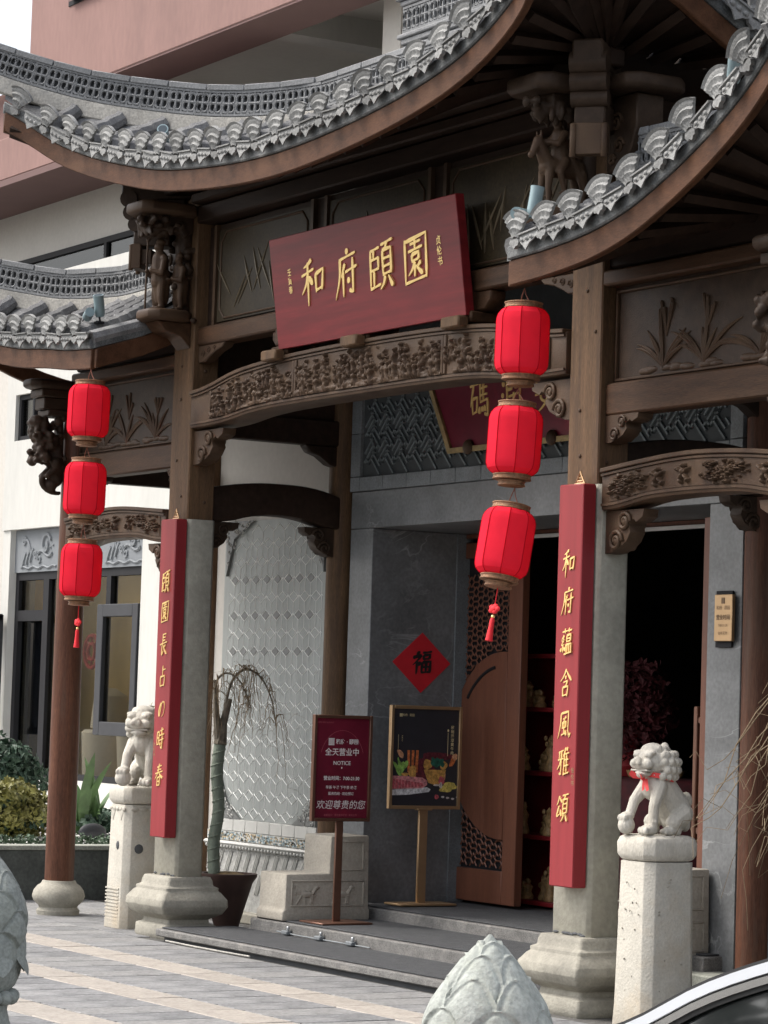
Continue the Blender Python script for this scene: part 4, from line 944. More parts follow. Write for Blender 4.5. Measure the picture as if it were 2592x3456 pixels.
    # openwork lion brackets on the outer round columns
    for X0 in (-1.9, 6.7):
        o = part('carved_bracket', slab_oct(MB(), X0, -.22, .13, .20, 3.86, 3.93), 'wood_carve_dark', gate, bevel=.006, label='openwork bracket carved with a curled lion')
        cb = MB()
        for k, (w, z0, z1) in enumerate(((.11, 3.80, 3.86), (.085, 3.71, 3.80), (.10, 3.66, 3.71))): cb.box(X0-w, X0+w, -.34+.03*k, -.09, z0, z1)
        part('stepped_block', cb, 'wood_carve_dark', o, bevel=.008)
        m = MB()
        # body curling down along the column, head at the top left, tail curl below
        for t in range(14):
            u = t/13; y = -.30+.14*math.sin(u*PI*.9)+.10*u*u-.03; zz = 3.62-.46*u; m.ball((X0, y+.02*math.sin(t*2.2), zz), (.075-.02*u, .062-.012*u, .05), 9, 7)
        for k in range(30): m.ball((X0+rng.uniform(-.085, .085), -.335+rng.uniform(-.05, .06), 3.57+rng.uniform(-.09, .06)), .024*rng.uniform(.7, 1.3), 7, 5)
        for k in range(46): m.ball((X0+rng.uniform(-.09, .09), rng.uniform(-.34, -.12), rng.uniform(3.30, 3.66)), .030*rng.uniform(.7, 1.4), 7, 5)
        for k in range(24): m.ball((X0+rng.uniform(-.07, .07), -.28+rng.uniform(-.07, .05), 3.42+rng.uniform(-.07, .07)), .022*rng.uniform(.7, 1.3), 7, 5)
        m.capsule((X0, -.14, 3.66), (X0, -.125, 3.20), .03, .028)
        for e in (-1, 1):
            m.capsule((X0+e*.05, -.25, 3.44), (X0+e*.06, -.33, 3.34), .028, .02); m.ball((X0+e*.06, -.34, 3.325), (.024, .034, .02), 8, 5)
            m.capsule((X0+e*.05, -.16, 3.30), (X0+e*.055, -.25, 3.22), .032, .022)
        m.tube([(X0, -.16-.11*math.sin(k*.36), 3.20+.075*math.cos(k*.36)-.01*k*.3) for k in range(11)], [.03-.0015*k for k in range(11)], 8)
        put('lion_carving', remesh(m, 'lion_carving', 'wood_carve_dark', .009, 2), o)
build_brackets()

# ================================================================== ENTRANCE HALL BEHIND THE GATE
def build_hall():
    t = thing('entrance_hall', 'dark grey marble front with fretwork panel and wooden doors behind the gateway', 'building', (2.4, 1.17, 0))
    Y = 1.17
    part('marble_pier', MB().box(.185, .49, Y, 2.0, .16, 2.832), 'marble', t, bevel=.004)
    part('marble_pier', MB().box(4.285, 4.60, Y, 2.0, .02, 2.832), 'marble', t, bevel=.004)
    part('marble_lintel', MB().box(.185, 4.60, Y, 2.0, 2.834, 3.092), 'marble', t, bevel=.004)
    part('corner_trim', MB().box(.491, .505, 1.86, 1.985, .255, 2.83), 'tile_grey', t, bevel=.002)
    # tile border round the fret panel
    x = .185+.13; k = 0
    while x < 4.48:
        w = min(.31, 4.48-x); part('border_tile', MB().box(x+.002, x+w-.002, Y-.02, Y+.03, 3.095, 3.192), 'tile_grey', t, bevel=.003); x += w; k += 1
    for s, x0, x1 in ((0, .187, .313), (1, 4.482, 4.60)):
        z = 3.197
        while z < 4.4: part('border_tile', MB().box(x0, x1, Y-.02, Y+.03, z+.002, z+.30), 'tile_grey', t, bevel=.003); z += .302
        part('border_tile', MB().box(x0, x1, Y-.02, Y+.03, 3.095, 3.195), 'tile_grey', t, bevel=.003)
    pw = part('fret_panel', MB().box(.185, 4.6, Y+.005, Y+.4, 3.10, 5.2), 'fret_back', t)
    # key fret: long bars crossing at 45 degrees with hooked ends
    fr = MB(); s = .026; x0, x1, z0, z1 = .318, 4.478, 3.197, 3.75; w = .0070
    def bar(ax, az, bx, bz):
        d = Vector((bx-ax, 0, bz-az)); L = d.length; d.normalize(); n = Vector((-d.z, 0, d.x))*w
        a = Vector((ax, Y, az))-d*w; b = Vector((bx, Y, bz))+d*w
        vs = [a+n, b+n, b-n, a-n]
        if any(not (x0 < v.x < x1 and z0 < v.z < z1) for v in vs): return
        fr.add([tuple(v+Vector((0, -.010, 0))) for v in vs]+[tuple(v+Vector((0, .006, 0))) for v in vs], [(0, 1, 2, 3), (0, 4, 5, 1), (1, 5, 6, 2), (2, 6, 7, 3), (3, 7, 4, 0)])
    c = s/math.sqrt(2)
    def g(u, v): return (x0+(u-v)*c, z0+(u+v)*c)
    B = 5
    for I in range(-2, 52):
        for J in range(-52, 14):
            u0, v0 = I*B, J*B; al = (I+J) % 2
            for k in (0, 1.67, 3.33):
                a0, a1 = (-1.1, B-.1) if k == 1.67 else (0, B-1.1) if k == 0 else (.6, B+.5)
                if al: bar(*g(u0+a0, v0+k), *g(u0+a1, v0+k))
                else: bar(*g(u0+k, v0+a0), *g(u0+k, v0+a1))
            if al: bar(*g(u0, v0), *g(u0, v0+1.67))
            else: bar(*g(u0, v0), *g(u0+1.67, v0))
    part('fretwork', fr, 'fret', pw, kind='stuff', smooth=0)
    # doorway: frame, leaves, light strip
    part('door_head', MB().box(.49, 4.285, 1.93, 2.0, 2.80, 2.832), 'wood_door', t, bevel=.004)
    part('light_strip', MB().box(1.25, 3.5, 1.905, 1.93, 2.775, 2.80), 'plastic_white', t, bevel=.003)
    lf = part('door_leaf', MB().box(1.07, 1.235, 1.93, 1.99, .275, 2.77).box(.50, 1.07, 1.93, 1.99, .275, .50).box(.50, 1.07, 1.93, 1.99, 2.66, 2.77), 'wood_door', t, bevel=.004, label='closed left door leaf with round panel')
    cx, cz, r = 1.03, 1.36, .645
    pts = [(max(.505, cx+r*math.cos(a)), cz+r*math.sin(a)) for a in np.linspace(PI*.505, PI*1.495, 48)]
    part('round_panel', MB().prism([(1.069, pts[0][1])]+pts+[(1.069, pts[-1][1])], 1.928, 1.975), 'wood_door', lf, bevel=.003)
    gr = MB().tube([(cx+(r-.10)*math.cos(a), 1.927, cz+(r-.10)*math.sin(a)) for a in np.linspace(PI*.56, PI*.80, 20)], .012, 6)
    part('groove_handle', gr, 'frame_dark', lf)
    part('lattice_back', MB().box(.50, 1.068, 1.965, 1.975, .50, 2.66), 'frame_dark', lf)
    lt = MB(); p = .125
    def lb(a, b):
        for q in (a, b):
            if not (.50 < q[0] < 1.068 and .5 < q[1] < 2.66): return
            if (q[0]-cx)**2+(q[1]-cz)**2 < (r+.0)**2: return
        lt.tube([(a[0], 1.948, a[1]), (b[0], 1.948, b[1])], .0065, 4)
    for i in range(-1, 8):
        for j in range(0, 30):
            x = .50+i*p+(p/2 if j % 2 else 0); z = .50+j*p*.55
            d = .036
            q = [(x-d, z), (x, z+d), (x+d, z), (x, z-d)]
            for k in range(4): lb(q[k], q[(k+1) % 4])
            lb((x+d, z), (x+p-d, z)); lb((x+d*.5, z+d*.5), (x+p/2-d*.5, z+p*.55-d*.5)); lb((x-d*.5, z+d*.5), (x-p/2+d*.5, z+p*.55-d*.5))
    part('door_lattice', lt, 'wood_door', lf, smooth=0, kind='stuff')
    rl = part('door_leaf', MB().box(4.195, 4.268, 1.20, 1.92, .28, 2.76), 'wood_door', t, bevel=.005, label='right door leaf folded open against the marble')
    part('handle', MB().box(4.115, 4.150, 1.215, 1.25, .87, 1.66).box(4.15, 4.196, 1.222, 1.243, .92, .96).box(4.15, 4.196, 1.222, 1.243, 1.56, 1.60), 'brass_dark', rl, bevel=.006)
    # the dark hall inside
    sh = MB()
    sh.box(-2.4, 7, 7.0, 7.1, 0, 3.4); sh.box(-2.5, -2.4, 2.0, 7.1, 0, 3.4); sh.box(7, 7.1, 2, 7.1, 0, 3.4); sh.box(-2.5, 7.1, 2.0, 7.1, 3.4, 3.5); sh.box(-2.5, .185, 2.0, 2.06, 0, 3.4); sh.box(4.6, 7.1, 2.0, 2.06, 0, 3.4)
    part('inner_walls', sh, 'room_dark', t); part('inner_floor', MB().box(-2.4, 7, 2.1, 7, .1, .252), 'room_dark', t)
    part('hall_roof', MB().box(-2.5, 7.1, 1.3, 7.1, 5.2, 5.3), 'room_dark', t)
    # left bay: octagonal screen wall and plaster above
    wl = part('screen_wall', MB().box(-1.80, -.10, Y, 1.35, .0, 4.2), 'beige_wall', t)
    X0, X1, Z0, Z1, ch = -1.60, -.13, .735, 2.95, .34
    part('screen_panel', MB().box(X0-.06, X1+.04, Y-.008, Y+.005, Z0, Z1), 'hexpanel', wl)
    oc = [(X0+.02, Z0+ch), (X0+.10, Z0+.12), (X0+ch, Z0+.0), (X1-ch, Z0+.0), (X1-.10, Z0+.12), (X1-.02, Z0+ch), (X1-.02, Z1-ch*1.2), (X1-.12, Z1-.20), (X1-ch*1.2, Z1-.01), (X0+ch*1.2, Z1-.01), (X0+.12, Z1-.20), (X0+.02, Z1-ch*1.2)]
    def inside(x, z):
        ins = False; n = len(oc)
        for i in range(n):
            (xa, za), (xb, zb) = oc[i], oc[(i+1) % n]
            if (za > z) != (zb > z) and x < (xb-xa)*(z-za)/(zb-za)+xa: ins = not ins
        return ins
    # corner carvings
    for cxs, czs in ((0, 0), (1, 0), (1, 1), (0, 1)):
        a, b = (X0-.0, X1)[cxs], (Z0, Z1)[czs]; sx, sz = (1, -1)[cxs], (1, -1)[czs]; k = 1.2 if czs else 1.0
        o = part('corner_carving', MB().prism([(a, b), (a+sx*ch*k, b), (a+sx*.11, b+sz*.13), (a, b+sz*ch*k)], Y-.03, Y), 'hexgrey', wl)
        m = MB()
        for i in range(60):
            u, v = rng.rand(), rng.rand()
            if u+v < 1 and not (u > .4 and v > .4): m.tube([(a+sx*(u*ch*k*.9+.01*math.cos(q)), Y-.034, b+sz*(v*ch*k*.9+.012*math.sin(q))) for q in np.linspace(0, 4.4, 6)], .004, 4)
        part('scroll', m, 'tile_white', o)
    ln = MB(); p = .1635; rh = .1325
    def hl(a, b, t_=.0030):
        if inside(*a) and inside(*b): ln.tube([(a[0], Y-.0085, a[1]), (b[0], Y-.0085, b[1])], t_, 4)
    dm = MB()
    for j in range(-1, 19):
        for i in range(-1, 11):
            x = X0+.03+i*p+(p/2 if j % 2 else 0); z = Z0+.05+j*rh; dw, dh = p*.40, .040
            q = [(x-dw, z), (x, z+dh), (x+dw, z), (x, z-dh)]
            for k in range(4): hl(q[k], q[(k+1) % 4])
            hl((x, z+dh), (x, z+2*rh-dh), .0026); hl((x-dw, z), (x-p/2, z+.012)); hl((x+dw, z), (x+p/2, z+.012))
            if all(inside(*v) for v in q) and j in (9, 11, 13): dm.prism([(a*.8+x*.2, b*.8+z*.2) for a, b in q], Y-.011, Y-.006)
    part('tracery', ln, 'hexline', wl, smooth=0, kind='stuff'); part('diamond', dm, 'hexgrey', wl, smooth=0, kind='stuff')
    # base courses below the screen
    x = -1.72
    while x < -.15:
        part('base_tile', MB().box(x+.002, min(x+.183, -.12), Y-.03, Y, .645, .732), 'tile_white', wl, bevel=.003); x += .185
    part('mosaic_band', MB().box(-1.75, -.12, Y-.03, Y, .575, .642), 'tile_white', wl)
    for mm in ('mosaic_a', 'mosaic_b'):
        ms = MB()
        for k in range(220):
            x = rng.uniform(-1.74, -.13); z = .58+.012*rng.randint(0, 5); ms.box(x, x+rng.choice([.008, .02]), Y-.034, Y-.03, z, z+.009)
        part('mosaic', ms, mm, wl, kind='stuff', smooth=0)
    part('rail', MB().strip([(-1.75, Y-.02, .545), (-.12, Y-.02, .545)], [(-.03, -.01), (-.045, .01), (-.03, .025), (.02, .025), (.02, -.015)]), 'tile_white', wl, bevel=.003)
    bd = MB()
    for k in range(34): bd.ball((-1.72+.048*k, Y-.045, .528), .015, 8, 6)
    part('bead_rail', bd, 'tile_white', wl)
    part('fret_base', MB().box(-1.75, -.12, Y-.02, Y, .06, .51), 'tile_carve', wl)
    zz = MB()
    for j in range(2):
        for k in range(-1, 12):
            x = -1.72+.14*k+.05*j; z = .50-.15*j
            for d in (0, .022, .044):
                q = [(x+d, z), (x+.05+d, z-.018), (x-.02+d, z-.15)]
                if q[2][0] > -1.75 and q[1][0] < -.12: zz.tube([(a, Y-.024, b) for a, b in ((x+.045+d, z), (x-.03+d, z-.15))], .0055, 5)
    part('key_pattern', zz, 'tile_white', wl, kind='stuff', smooth=0)
    part('base_kerb', MB().box(-1.78, .2, Y-.12, Y-.02, -.01, .07), 'stone_base', wl, bevel=.01)
    # right end beyond the doorway
    part('screen_wall', MB().box(4.90, 6.62, Y, 1.35, 0, 4.2), 'tile_grey', t)
    part('side_plinth', MB().box(4.30, 6.8, .90, Y, -.01, .165), 'planter_cap', t, bevel=.01)
    return t
hall = build_hall()
FL = []
def build_interior():
    t = thing('display_cabinet', 'red cabinet with shelves of golden figures inside the doorway beside the left door leaf', 'cabinet', (.85, 2.35, .252))
    c = MB()
    c.box(.30, .34, 2.2, 2.5, .252, 2.0); c.box(1.34, 1.38, 2.2, 2.5, .252, 2.0); c.box(.30, 1.38, 2.48, 2.52, .252, 2.0)
    part('carcass', c, 'red_cabinet', t, bevel=.004)
    for z in (.27, .72, 1.16, 1.60, 1.97): part('shelf', MB().box(.34, 1.34, 2.2, 2.48, z, z+.03), 'red_cabinet', t, bevel=.004)
    for z in (.30, .75, 1.19, 1.63):
        for k in range(7):
            x = .40+.145*k+rng.uniform(-.02, .02); h = rng.uniform(.12, .27); y = 2.28+rng.uniform(-.04, .1)
            m = MB().lathe([(.045, 0), (.05, .02), (.03, h*.35), (.042, h*.6), (.02, h*.75), (.028, h*.85), (.004, h)], 9, (x, y, z))
            for q in range(7): m.ball((x+rng.uniform(-.045, .045), y-.02, z+h*rng.uniform(.2, .95)), (.016, .014, .02), 6, 4)
            part('figurine', m, 'figure_gold', t)
    t2 = thing('flower_display', 'large dark red flower arrangement inside the doorway on a cloth covered table', 'flowers', (1.25, 3.1, .252))
    FL.append(t2); part('vase', MB().lathe([(.10, 1.18), (.14, 1.25), (.06, 1.38), (.12, 1.5)], 16, (1.55, 2.65, 0)), 'red_cabinet', t2)
    t3 = thing('covered_table', 'table under a deep red cloth inside the doorway, carrying the flowers', 'table', (1.9, 2.7, .252))
    part('table_cloth', MB().lathe([(.62, .26), (.60, .6), (.58, 1.15), (.56, 1.175)], 30, (1.95, 2.8, 0)), 'red_flower', t3, smooth=60)
    for k in range(5):
        a = k*1.3; solo('gold_bowl', MB().lathe([(.02, 0), (.03, .01), (.045, .05), (.04, .05), (.02, .02)], 12, (1.95+.35*math.cos(a), 2.8+.35*math.sin(a), 1.176)), 'figure_gold', ['small golden bowl on the red table nearest the doorway', 'small golden bowl at the right of the red table', 'small golden bowl at the back of the red table', 'small golden bowl by the red flowers', 'small golden bowl at the near left edge of the red table'][k], 'bowl', 'golden bowls on the red table')
build_interior()

# ================================================================== LETTERED BOARDS
def build_boards():
    # main name board: leans forward, lower edge on the tie beam
    t = thing('name_board', 'large red lacquer name board with four gold brushed characters over the gate opening', 'sign board', (2.535, -.14, 3.87))
    ang = math.atan2(.10, .70); W, H = 2.23, .707
    fx = lambda u, v, d: (u, -.0-v*math.sin(ang)-d*math.cos(ang), v*math.cos(ang)-d*math.sin(ang))
    b = MB(); vs = [fx(u, v, d) for d in (0, -.06) for u, v in ((-W/2, 0), (W/2, 0), (W/2, H), (-W/2, H))]
    b.add(vs, [(0, 1, 2, 3), (7, 6, 5, 4), (0, 4, 5, 1), (1, 5, 6, 2), (2, 6, 7, 3), (3, 7, 4, 0)])
    part('board', b, 'lacquer', t, local=True, bevel=.004)
    for ch, u in zip('和府頤園', (1.945, 2.36, 2.775, 3.165)):
        m = MB(); brush(m, ch, u-2.535, .385, .300, .305, fx, .72, .006); part('character', m, 'gold', t, local=True, smooth=0)
    m = MB(); font(m, '贞伦书', .055, fx, 3.43-2.535, .46, vertical=True, d=.004, bold=.01); font(m, '壬寅春', .05, fx, 1.655-2.535, .47, vertical=True, d=.004, bold=.01)
    part('small_inscription', m, 'gold', t, local=True, smooth=0, kind='stuff')
    # the pair of vertical boards
    for cx, txt, lab, px in ((.065, '頤園長占四時春', 'narrow red lacquer board with gold characters on the left square pillar', 0), (4.845, '和府蘊含風雅頌', 'narrow red lacquer board with gold characters on the right square pillar', 4.8)):
        t = thing('couplet_board', lab, 'sign board', (cx, -.112, .672), 'pair of vertical couplet boards')
        part('board', MB().box(-.112, .112, -.088, 0, 0, 2.155), 'lacquer_post', t, local=True, bevel=.006)
        pl = lambda u, v, d: (u, -.088-d, v)
        for ch, z in zip(txt, (2.40, 2.195, 1.975, 1.755, 1.535, 1.335, 1.09)):
            m = MB(); brush(m, ch, 0.0, z-.672, .118, .158, pl, .68, .004); part('character', m, 'gold', t, local=True, smooth=0)
        m = MB(); font(m, '张伦书', .03, pl, -.085 if cx < 1 else .085, .62, vertical=True, d=.002); part('small_inscription', m, 'gold_dim', t, local=True, smooth=0, kind='stuff')
        hk = MB().tube([(-.045, -.03, 2.155), (-.02, -.03, 2.19), (0, -.03, 2.225), (.02, -.03, 2.19), (.045, -.03, 2.155)], .007, 6); hk.tube([(-.025, -.03, 2.175), (.025, -.03, 2.175)], .006, 6); hk.tube([(-.045, -.03, 2.16), (.045, -.03, 2.16)], .008, 6)
        for k in (-1, 1): hk.tube([(k*.012+.012*math.cos(a), -.03, 2.185+.012*math.sin(a)) for a in np.linspace(0, 6.3, 9)], .004, 5)
        part('hanger', hk, 'brass', t, local=True)
    # inner board over the doors
    t = thing('inner_name_board', 'dark red board with gold fretted rim hung over the doorway behind the lanterns', 'sign board', (2.29, 1.13, 3.32))
    a2 = math.atan2(.05, .42); f2 = lambda u, v, d: (u, -v*math.sin(a2)-d*math.cos(a2), v*math.cos(a2)-d*math.sin(a2))
    def slab(m, w0, w1, h0, h1, d0, d1):
        vs = [f2(u, v, d) for d in (d1, d0) for u, v in ((-w0, h0), (w0, h0), (w1, h1), (-w1, h1))]
        m.add(vs, [(0, 1, 2, 3), (7, 6, 5, 4), (0, 4, 5, 1), (1, 5, 6, 2), (2, 6, 7, 3), (3, 7, 4, 0)])
    m = MB(); slab(m, .70, .92, 0, .52, 0, .03); part('board', m, 'poster_red', t, local=True)
    m = MB(); slab(m, .735, .715, -.035, 0.0, .0, .05)
    for s in (-1, 1):
        vs = [f2(s*u, v, d) for d in (.05, 0) for u, v in ((.70, 0), (.735, -.035), (.96, .52), (.92, .52))]; m.add(vs, [(0, 1, 2, 3), (7, 6, 5, 4), (0, 4, 5, 1), (1, 5, 6, 2), (2, 6, 7, 3), (3, 7, 4, 0)])
    part('rim', m, 'gold_dim', t, local=True)
    for ch, u in zip('碼瀾安', (-.33, .04, .42)):
        m = MB(); brush(m, ch, u, .29, .24, .27, f2, .7, .034); part('character', m, 'gold', t, local=True, smooth=0)
    for u in (-.48, .48): part('knob', MB().ball(f2(u, -.005, .05), (.05, .03, .05), 12, 8), 'wood_carve', t, local=True)
    # paper diamond
    t = thing('paper_diamond', 'red paper diamond with a black brushed character stuck on the marble wall', 'paper sign', (.492, 1.595, 1.915))
    d = .21; part('paper', MB().prism([(0, -d), (d*1.13, 0), (0, d), (-d*1.13, 0)], .0, .004, 'x'), 'paper_red', t, local=True)
    m = MB(); brush(m, '福', 0, 0, .17, .17, lambda u, v, dd: (.004+dd, u, v), 1.15, .002); part('character', m, 'ink', t, local=True, smooth=0)
    # brass plate on the right pier
    t = thing('brass_plate', 'brass opening hours plate with dark backing on the right marble pier', 'sign', (4.47, 1.165, 2.035))
    part('backing', MB().box(-.085, .065, -.012, 0, -.035, .29), 'frame_dark', t, local=True, bevel=.002)
    part('plate', MB().box(-.07, .095, -.035, -.013, 0, .268), 'brass', t, local=True, bevel=.003)
    m = MB(); pl = lambda u, v, dd: (u+.0125, -.035-dd, v)
    for k in range(3): m.box(-.004+.0125+(k-1)*.010-.003, .0125+(k-1)*.010+.003, -.037, -.035, .215, .25)
    font(m, '和府 · 颐园', .026, pl, 0, .19); font(m, '营业时间', .032, pl, 0, .135, bold=.02); font(m, '7:00-21:30', .020, pl, 0, .09); font(m, '全年无休', .022, pl, 0, .045)
    part('lettering', m, 'print_brown', t, local=True, smooth=0, kind='stuff')
build_boards()

# ================================================================== LANTERNS
def build_lanterns():
    def lantern(name, label, top, tilt=(0, 0), tassel=False, string=.05, group=None):
        """top = point of the upper hoop's centre; hangs down .46 m"""
        t = thing(name, label, 'lantern', top, group); t.rotation_euler = (tilt[0], tilt[1], rng.uniform(-.25, .25))
        n = 8; r = .142; prof = [(.096, -.034), (.114, -.042), (.133, -.066), (r*.988, -.088), (r, -.108), (r, -.318), (r*.988, -.340), (.133, -.362), (.114, -.382), (.098, -.390)]
        b = MB(); k2 = 3
        for i, (rr, z) in enumerate(prof):
            for k in range(n*k2):
                a = 2*PI*k/(n*k2)+.12; f = (k % k2)/k2
                # flat cloth stretched between the ribs
                q = math.cos(PI/n)/math.cos((f-.5)*2*PI/n); q = 1-(1-q)*.55
                b.v.append((rr*q*math.cos(a), rr*q*math.sin(a), z))
        N = n*k2
        b.f += [(i*N+k, i*N+(k+1) % N, (i+1)*N+(k+1) % N, (i+1)*N+k) for i in range(len(prof)-1) for k in range(N)]
        part('shade', b, 'lantern', t, local=True, smooth=18)
        for k in range(n):
            a = 2*PI*k/n+.12; part('rib', MB().tube([(rr*1.0*math.cos(a)*(1-(1-math.cos(0))*.5), rr*math.sin(a), z) for rr, z in prof], .0028, 5), 'lantern_seam', t, local=True)
        def hoop(r0, z0, z1): return MB().lathe([(r0-.012, z0), (r0, z0+.003), (r0, z0+.008), (r0-.004, z0+.012), (r0-.004, z1-.012), (r0, z1-.008), (r0, z1-.003), (r0-.012, z1)], 28)
        part('hoop', hoop(.103, -.038, -.002), 'brass_trim', t, local=True)
        part('hoop', hoop(.103, -.420, -.388), 'brass_trim', t, local=True); part('hoop', hoop(.074, -.452, -.421), 'brass_trim', t, local=True)
        cd = MB().tube([(.05, 0, -.003), (.01, .005, string*.5), (0, 0, string)], .0028, 5); cd.tube([(-.05, .01, -.003), (-.012, -.004, string*.5), (.003, 0, string)], .0028, 5)
        part('cord', cd, 'cord', t, local=True)
        if tassel:
            ts = MB().tube([(0, 0, -.45), (0, 0, -.56)], .003, 5)
            part('tassel_cord', ts, 'red_thread', t, local=True)
            kn = MB()
            for k in range(5): kn.ball((.026*math.cos(k*1.257), 0, -.565+.014*math.sin(k*1.257)), (.02, .012, .015), 8, 6)
            kn.ball((0, 0, -.565), (.028, .016, .02), 8, 6); part('knot', kn, 'red_thread', t, local=True)
            part('bead', MB().ball((0, 0, -.607), .010, 8, 6), 'gold', t, local=True)
            part('tassel', MB().lathe([(.008, -.612), (.013, -.625), (.013, -.66), (.020, -.735), (.012, -.737)], 12), 'red_thread', t, local=True)
    place = ('upper', 'middle', 'lowest')
    for i, (z, y) in enumerate(((3.752, -.716), (3.222, -.722), (2.668, -.727))):
        lantern('lantern', 'red cloth lantern, %s of the three hanging at the far left corner' % place[i], (-.17, y, z), (R(-1.2), 0), i == 2, (.075, .075, .10)[i], 'red lanterns hanging in two strings')
    for i, (z, y, tl) in enumerate(((3.760, -.625, -1.0), (3.228, -.648, -3.5), (2.685, -.664, -10.0))):
        lantern('lantern', 'red cloth lantern, %s of the three hanging before the right square pillar' % place[i], (4.97, y, z), (R(tl), 0), i == 2, (.075, .075, .09)[i], 'red lanterns hanging in two strings')
build_lanterns()

# ================================================================== STONE LIONS, BENCHES, BOLLARDS
def lion_mesh():
    h = MB()                                   # faces -Y, base at z = 0
    # haunches, trunk, chest
    h.ball((0, .125, .13), (.105, .095, .125), 14, 10); h.capsule((0, .10, .16), (0, -.02, .29), .10, .092, 14); h.ball((0, -.055, .27), (.085, .075, .085), 14, 10)
    h.capsule((0, -.02, .29), (0, -.035, .36), .088, .08, 12)
    for e in (-1, 1):
        h.capsule((e*.085, .12, .12), (e*.095, .02, .07), .06, .045); h.capsule((e*.095, .02, .07), (e*.095, .06, .025), .04, .028); h.ball((e*.095, -.01, .025), (.035, .055, .026), 10, 6)
        for k in (-1, 0, 1): h.ball((e*.095+k*.02, -.052, .02), (.013, .016, .016), 7, 5)
    # front legs: the right one stands, the left one rests on a ball
    h.capsule((.062, -.06, .27), (.072, -.115, .16), .046, .034); h.capsule((.072, -.115, .16), (.072, -.125, .05), .034, .032); h.ball((.072, -.15, .03), (.042, .055, .032), 10, 7)
    for k in (-1, 0, 1): h.ball((.072+k*.025, -.20, .026), (.016, .020, .022), 8, 6)
    h.ball((.072, -.125, .075), (.040, .03, .02), 8, 6)
    h.capsule((-.062, -.06, .27), (-.072, -.14, .19), .046, .034); h.capsule((-.072, -.14, .19), (-.072, -.175, .115), .034, .030); h.ball((-.072, -.20, .10), (.042, .05, .026), 10, 7)
    for k in (-1, 0, 1): h.ball((-.072+k*.024, -.235, .09), (.015, .02, .02), 8, 6)
    h.ball((-.072, -.205, .05), .052, 14, 10)
    # tail
    h.capsule((0, .215, .05), (0, .225, .17), .034, .028); h.ball((.0, .22, .19), (.045, .035, .05), 9, 7)
    # head
    h.ball((0, -.075, .405), (.098, .10, .085), 16, 12); h.ball((0, -.07, .46), (.078, .075, .05), 14, 9)
    h.ball((0, -.15, .385), (.07, .055, .035), 14, 9); h.ball((0, -.195, .408), (.032, .026, .026), 10, 7)         # muzzle, nose
    for e in (-1, 1):
        h.ball((e*.022, -.205, .398), (.018, .016, .018), 8, 6); h.ball((e*.052, -.16, .392), (.036, .036, .030), 10, 7)
        h.ball((e*.046, -.150, .440), (.032, .026, .020), 9, 6); h.ball((e*.052, -.135, .456), (.040, .028, .014), 9, 6)  # eye, brow
        h.ball((e*.098, -.055, .44), (.02, .035, .03), 8, 6)
    h.ball((0, -.145, .338), (.058, .048, .020), 12, 7); h.ball((0, -.165, .330), (.03, .025, .018), 8, 6)       # lower jaw
    # curled mane in rows
    for row, (z, rad, y0, n, s) in enumerate(((.475, .062, -.045, 8, .026), (.445, .098, -.02, 11, .028), (.405, .112, -.01, 12, .029), (.362, .113, -.015, 12, .028), (.325, .105, -.02, 11, .025))):
        for k in range(n):
            a = R(-28+236*(k+.5*(row % 2))/(n-1)); x, y = rad*math.cos(a), y0+rad*math.sin(a)
            h.ball((x, y, z), (s, s, s*.92), 8, 6)
    for k in range(5): h.ball((0, .03+.018*k, .487-.022*k), .027, 8, 6)
    return remesh(h, 'lion_body', 'stone_white', .005, 1, .5)
LION = lion_mesh()
def eye_mesh():
    m = MB()
    for e in (-1, 1): m.ball((e*.05, -.172, .440), (.013, .010, .011), 8, 6)
    return to_mesh(m, 'eyes', 'stone_white')
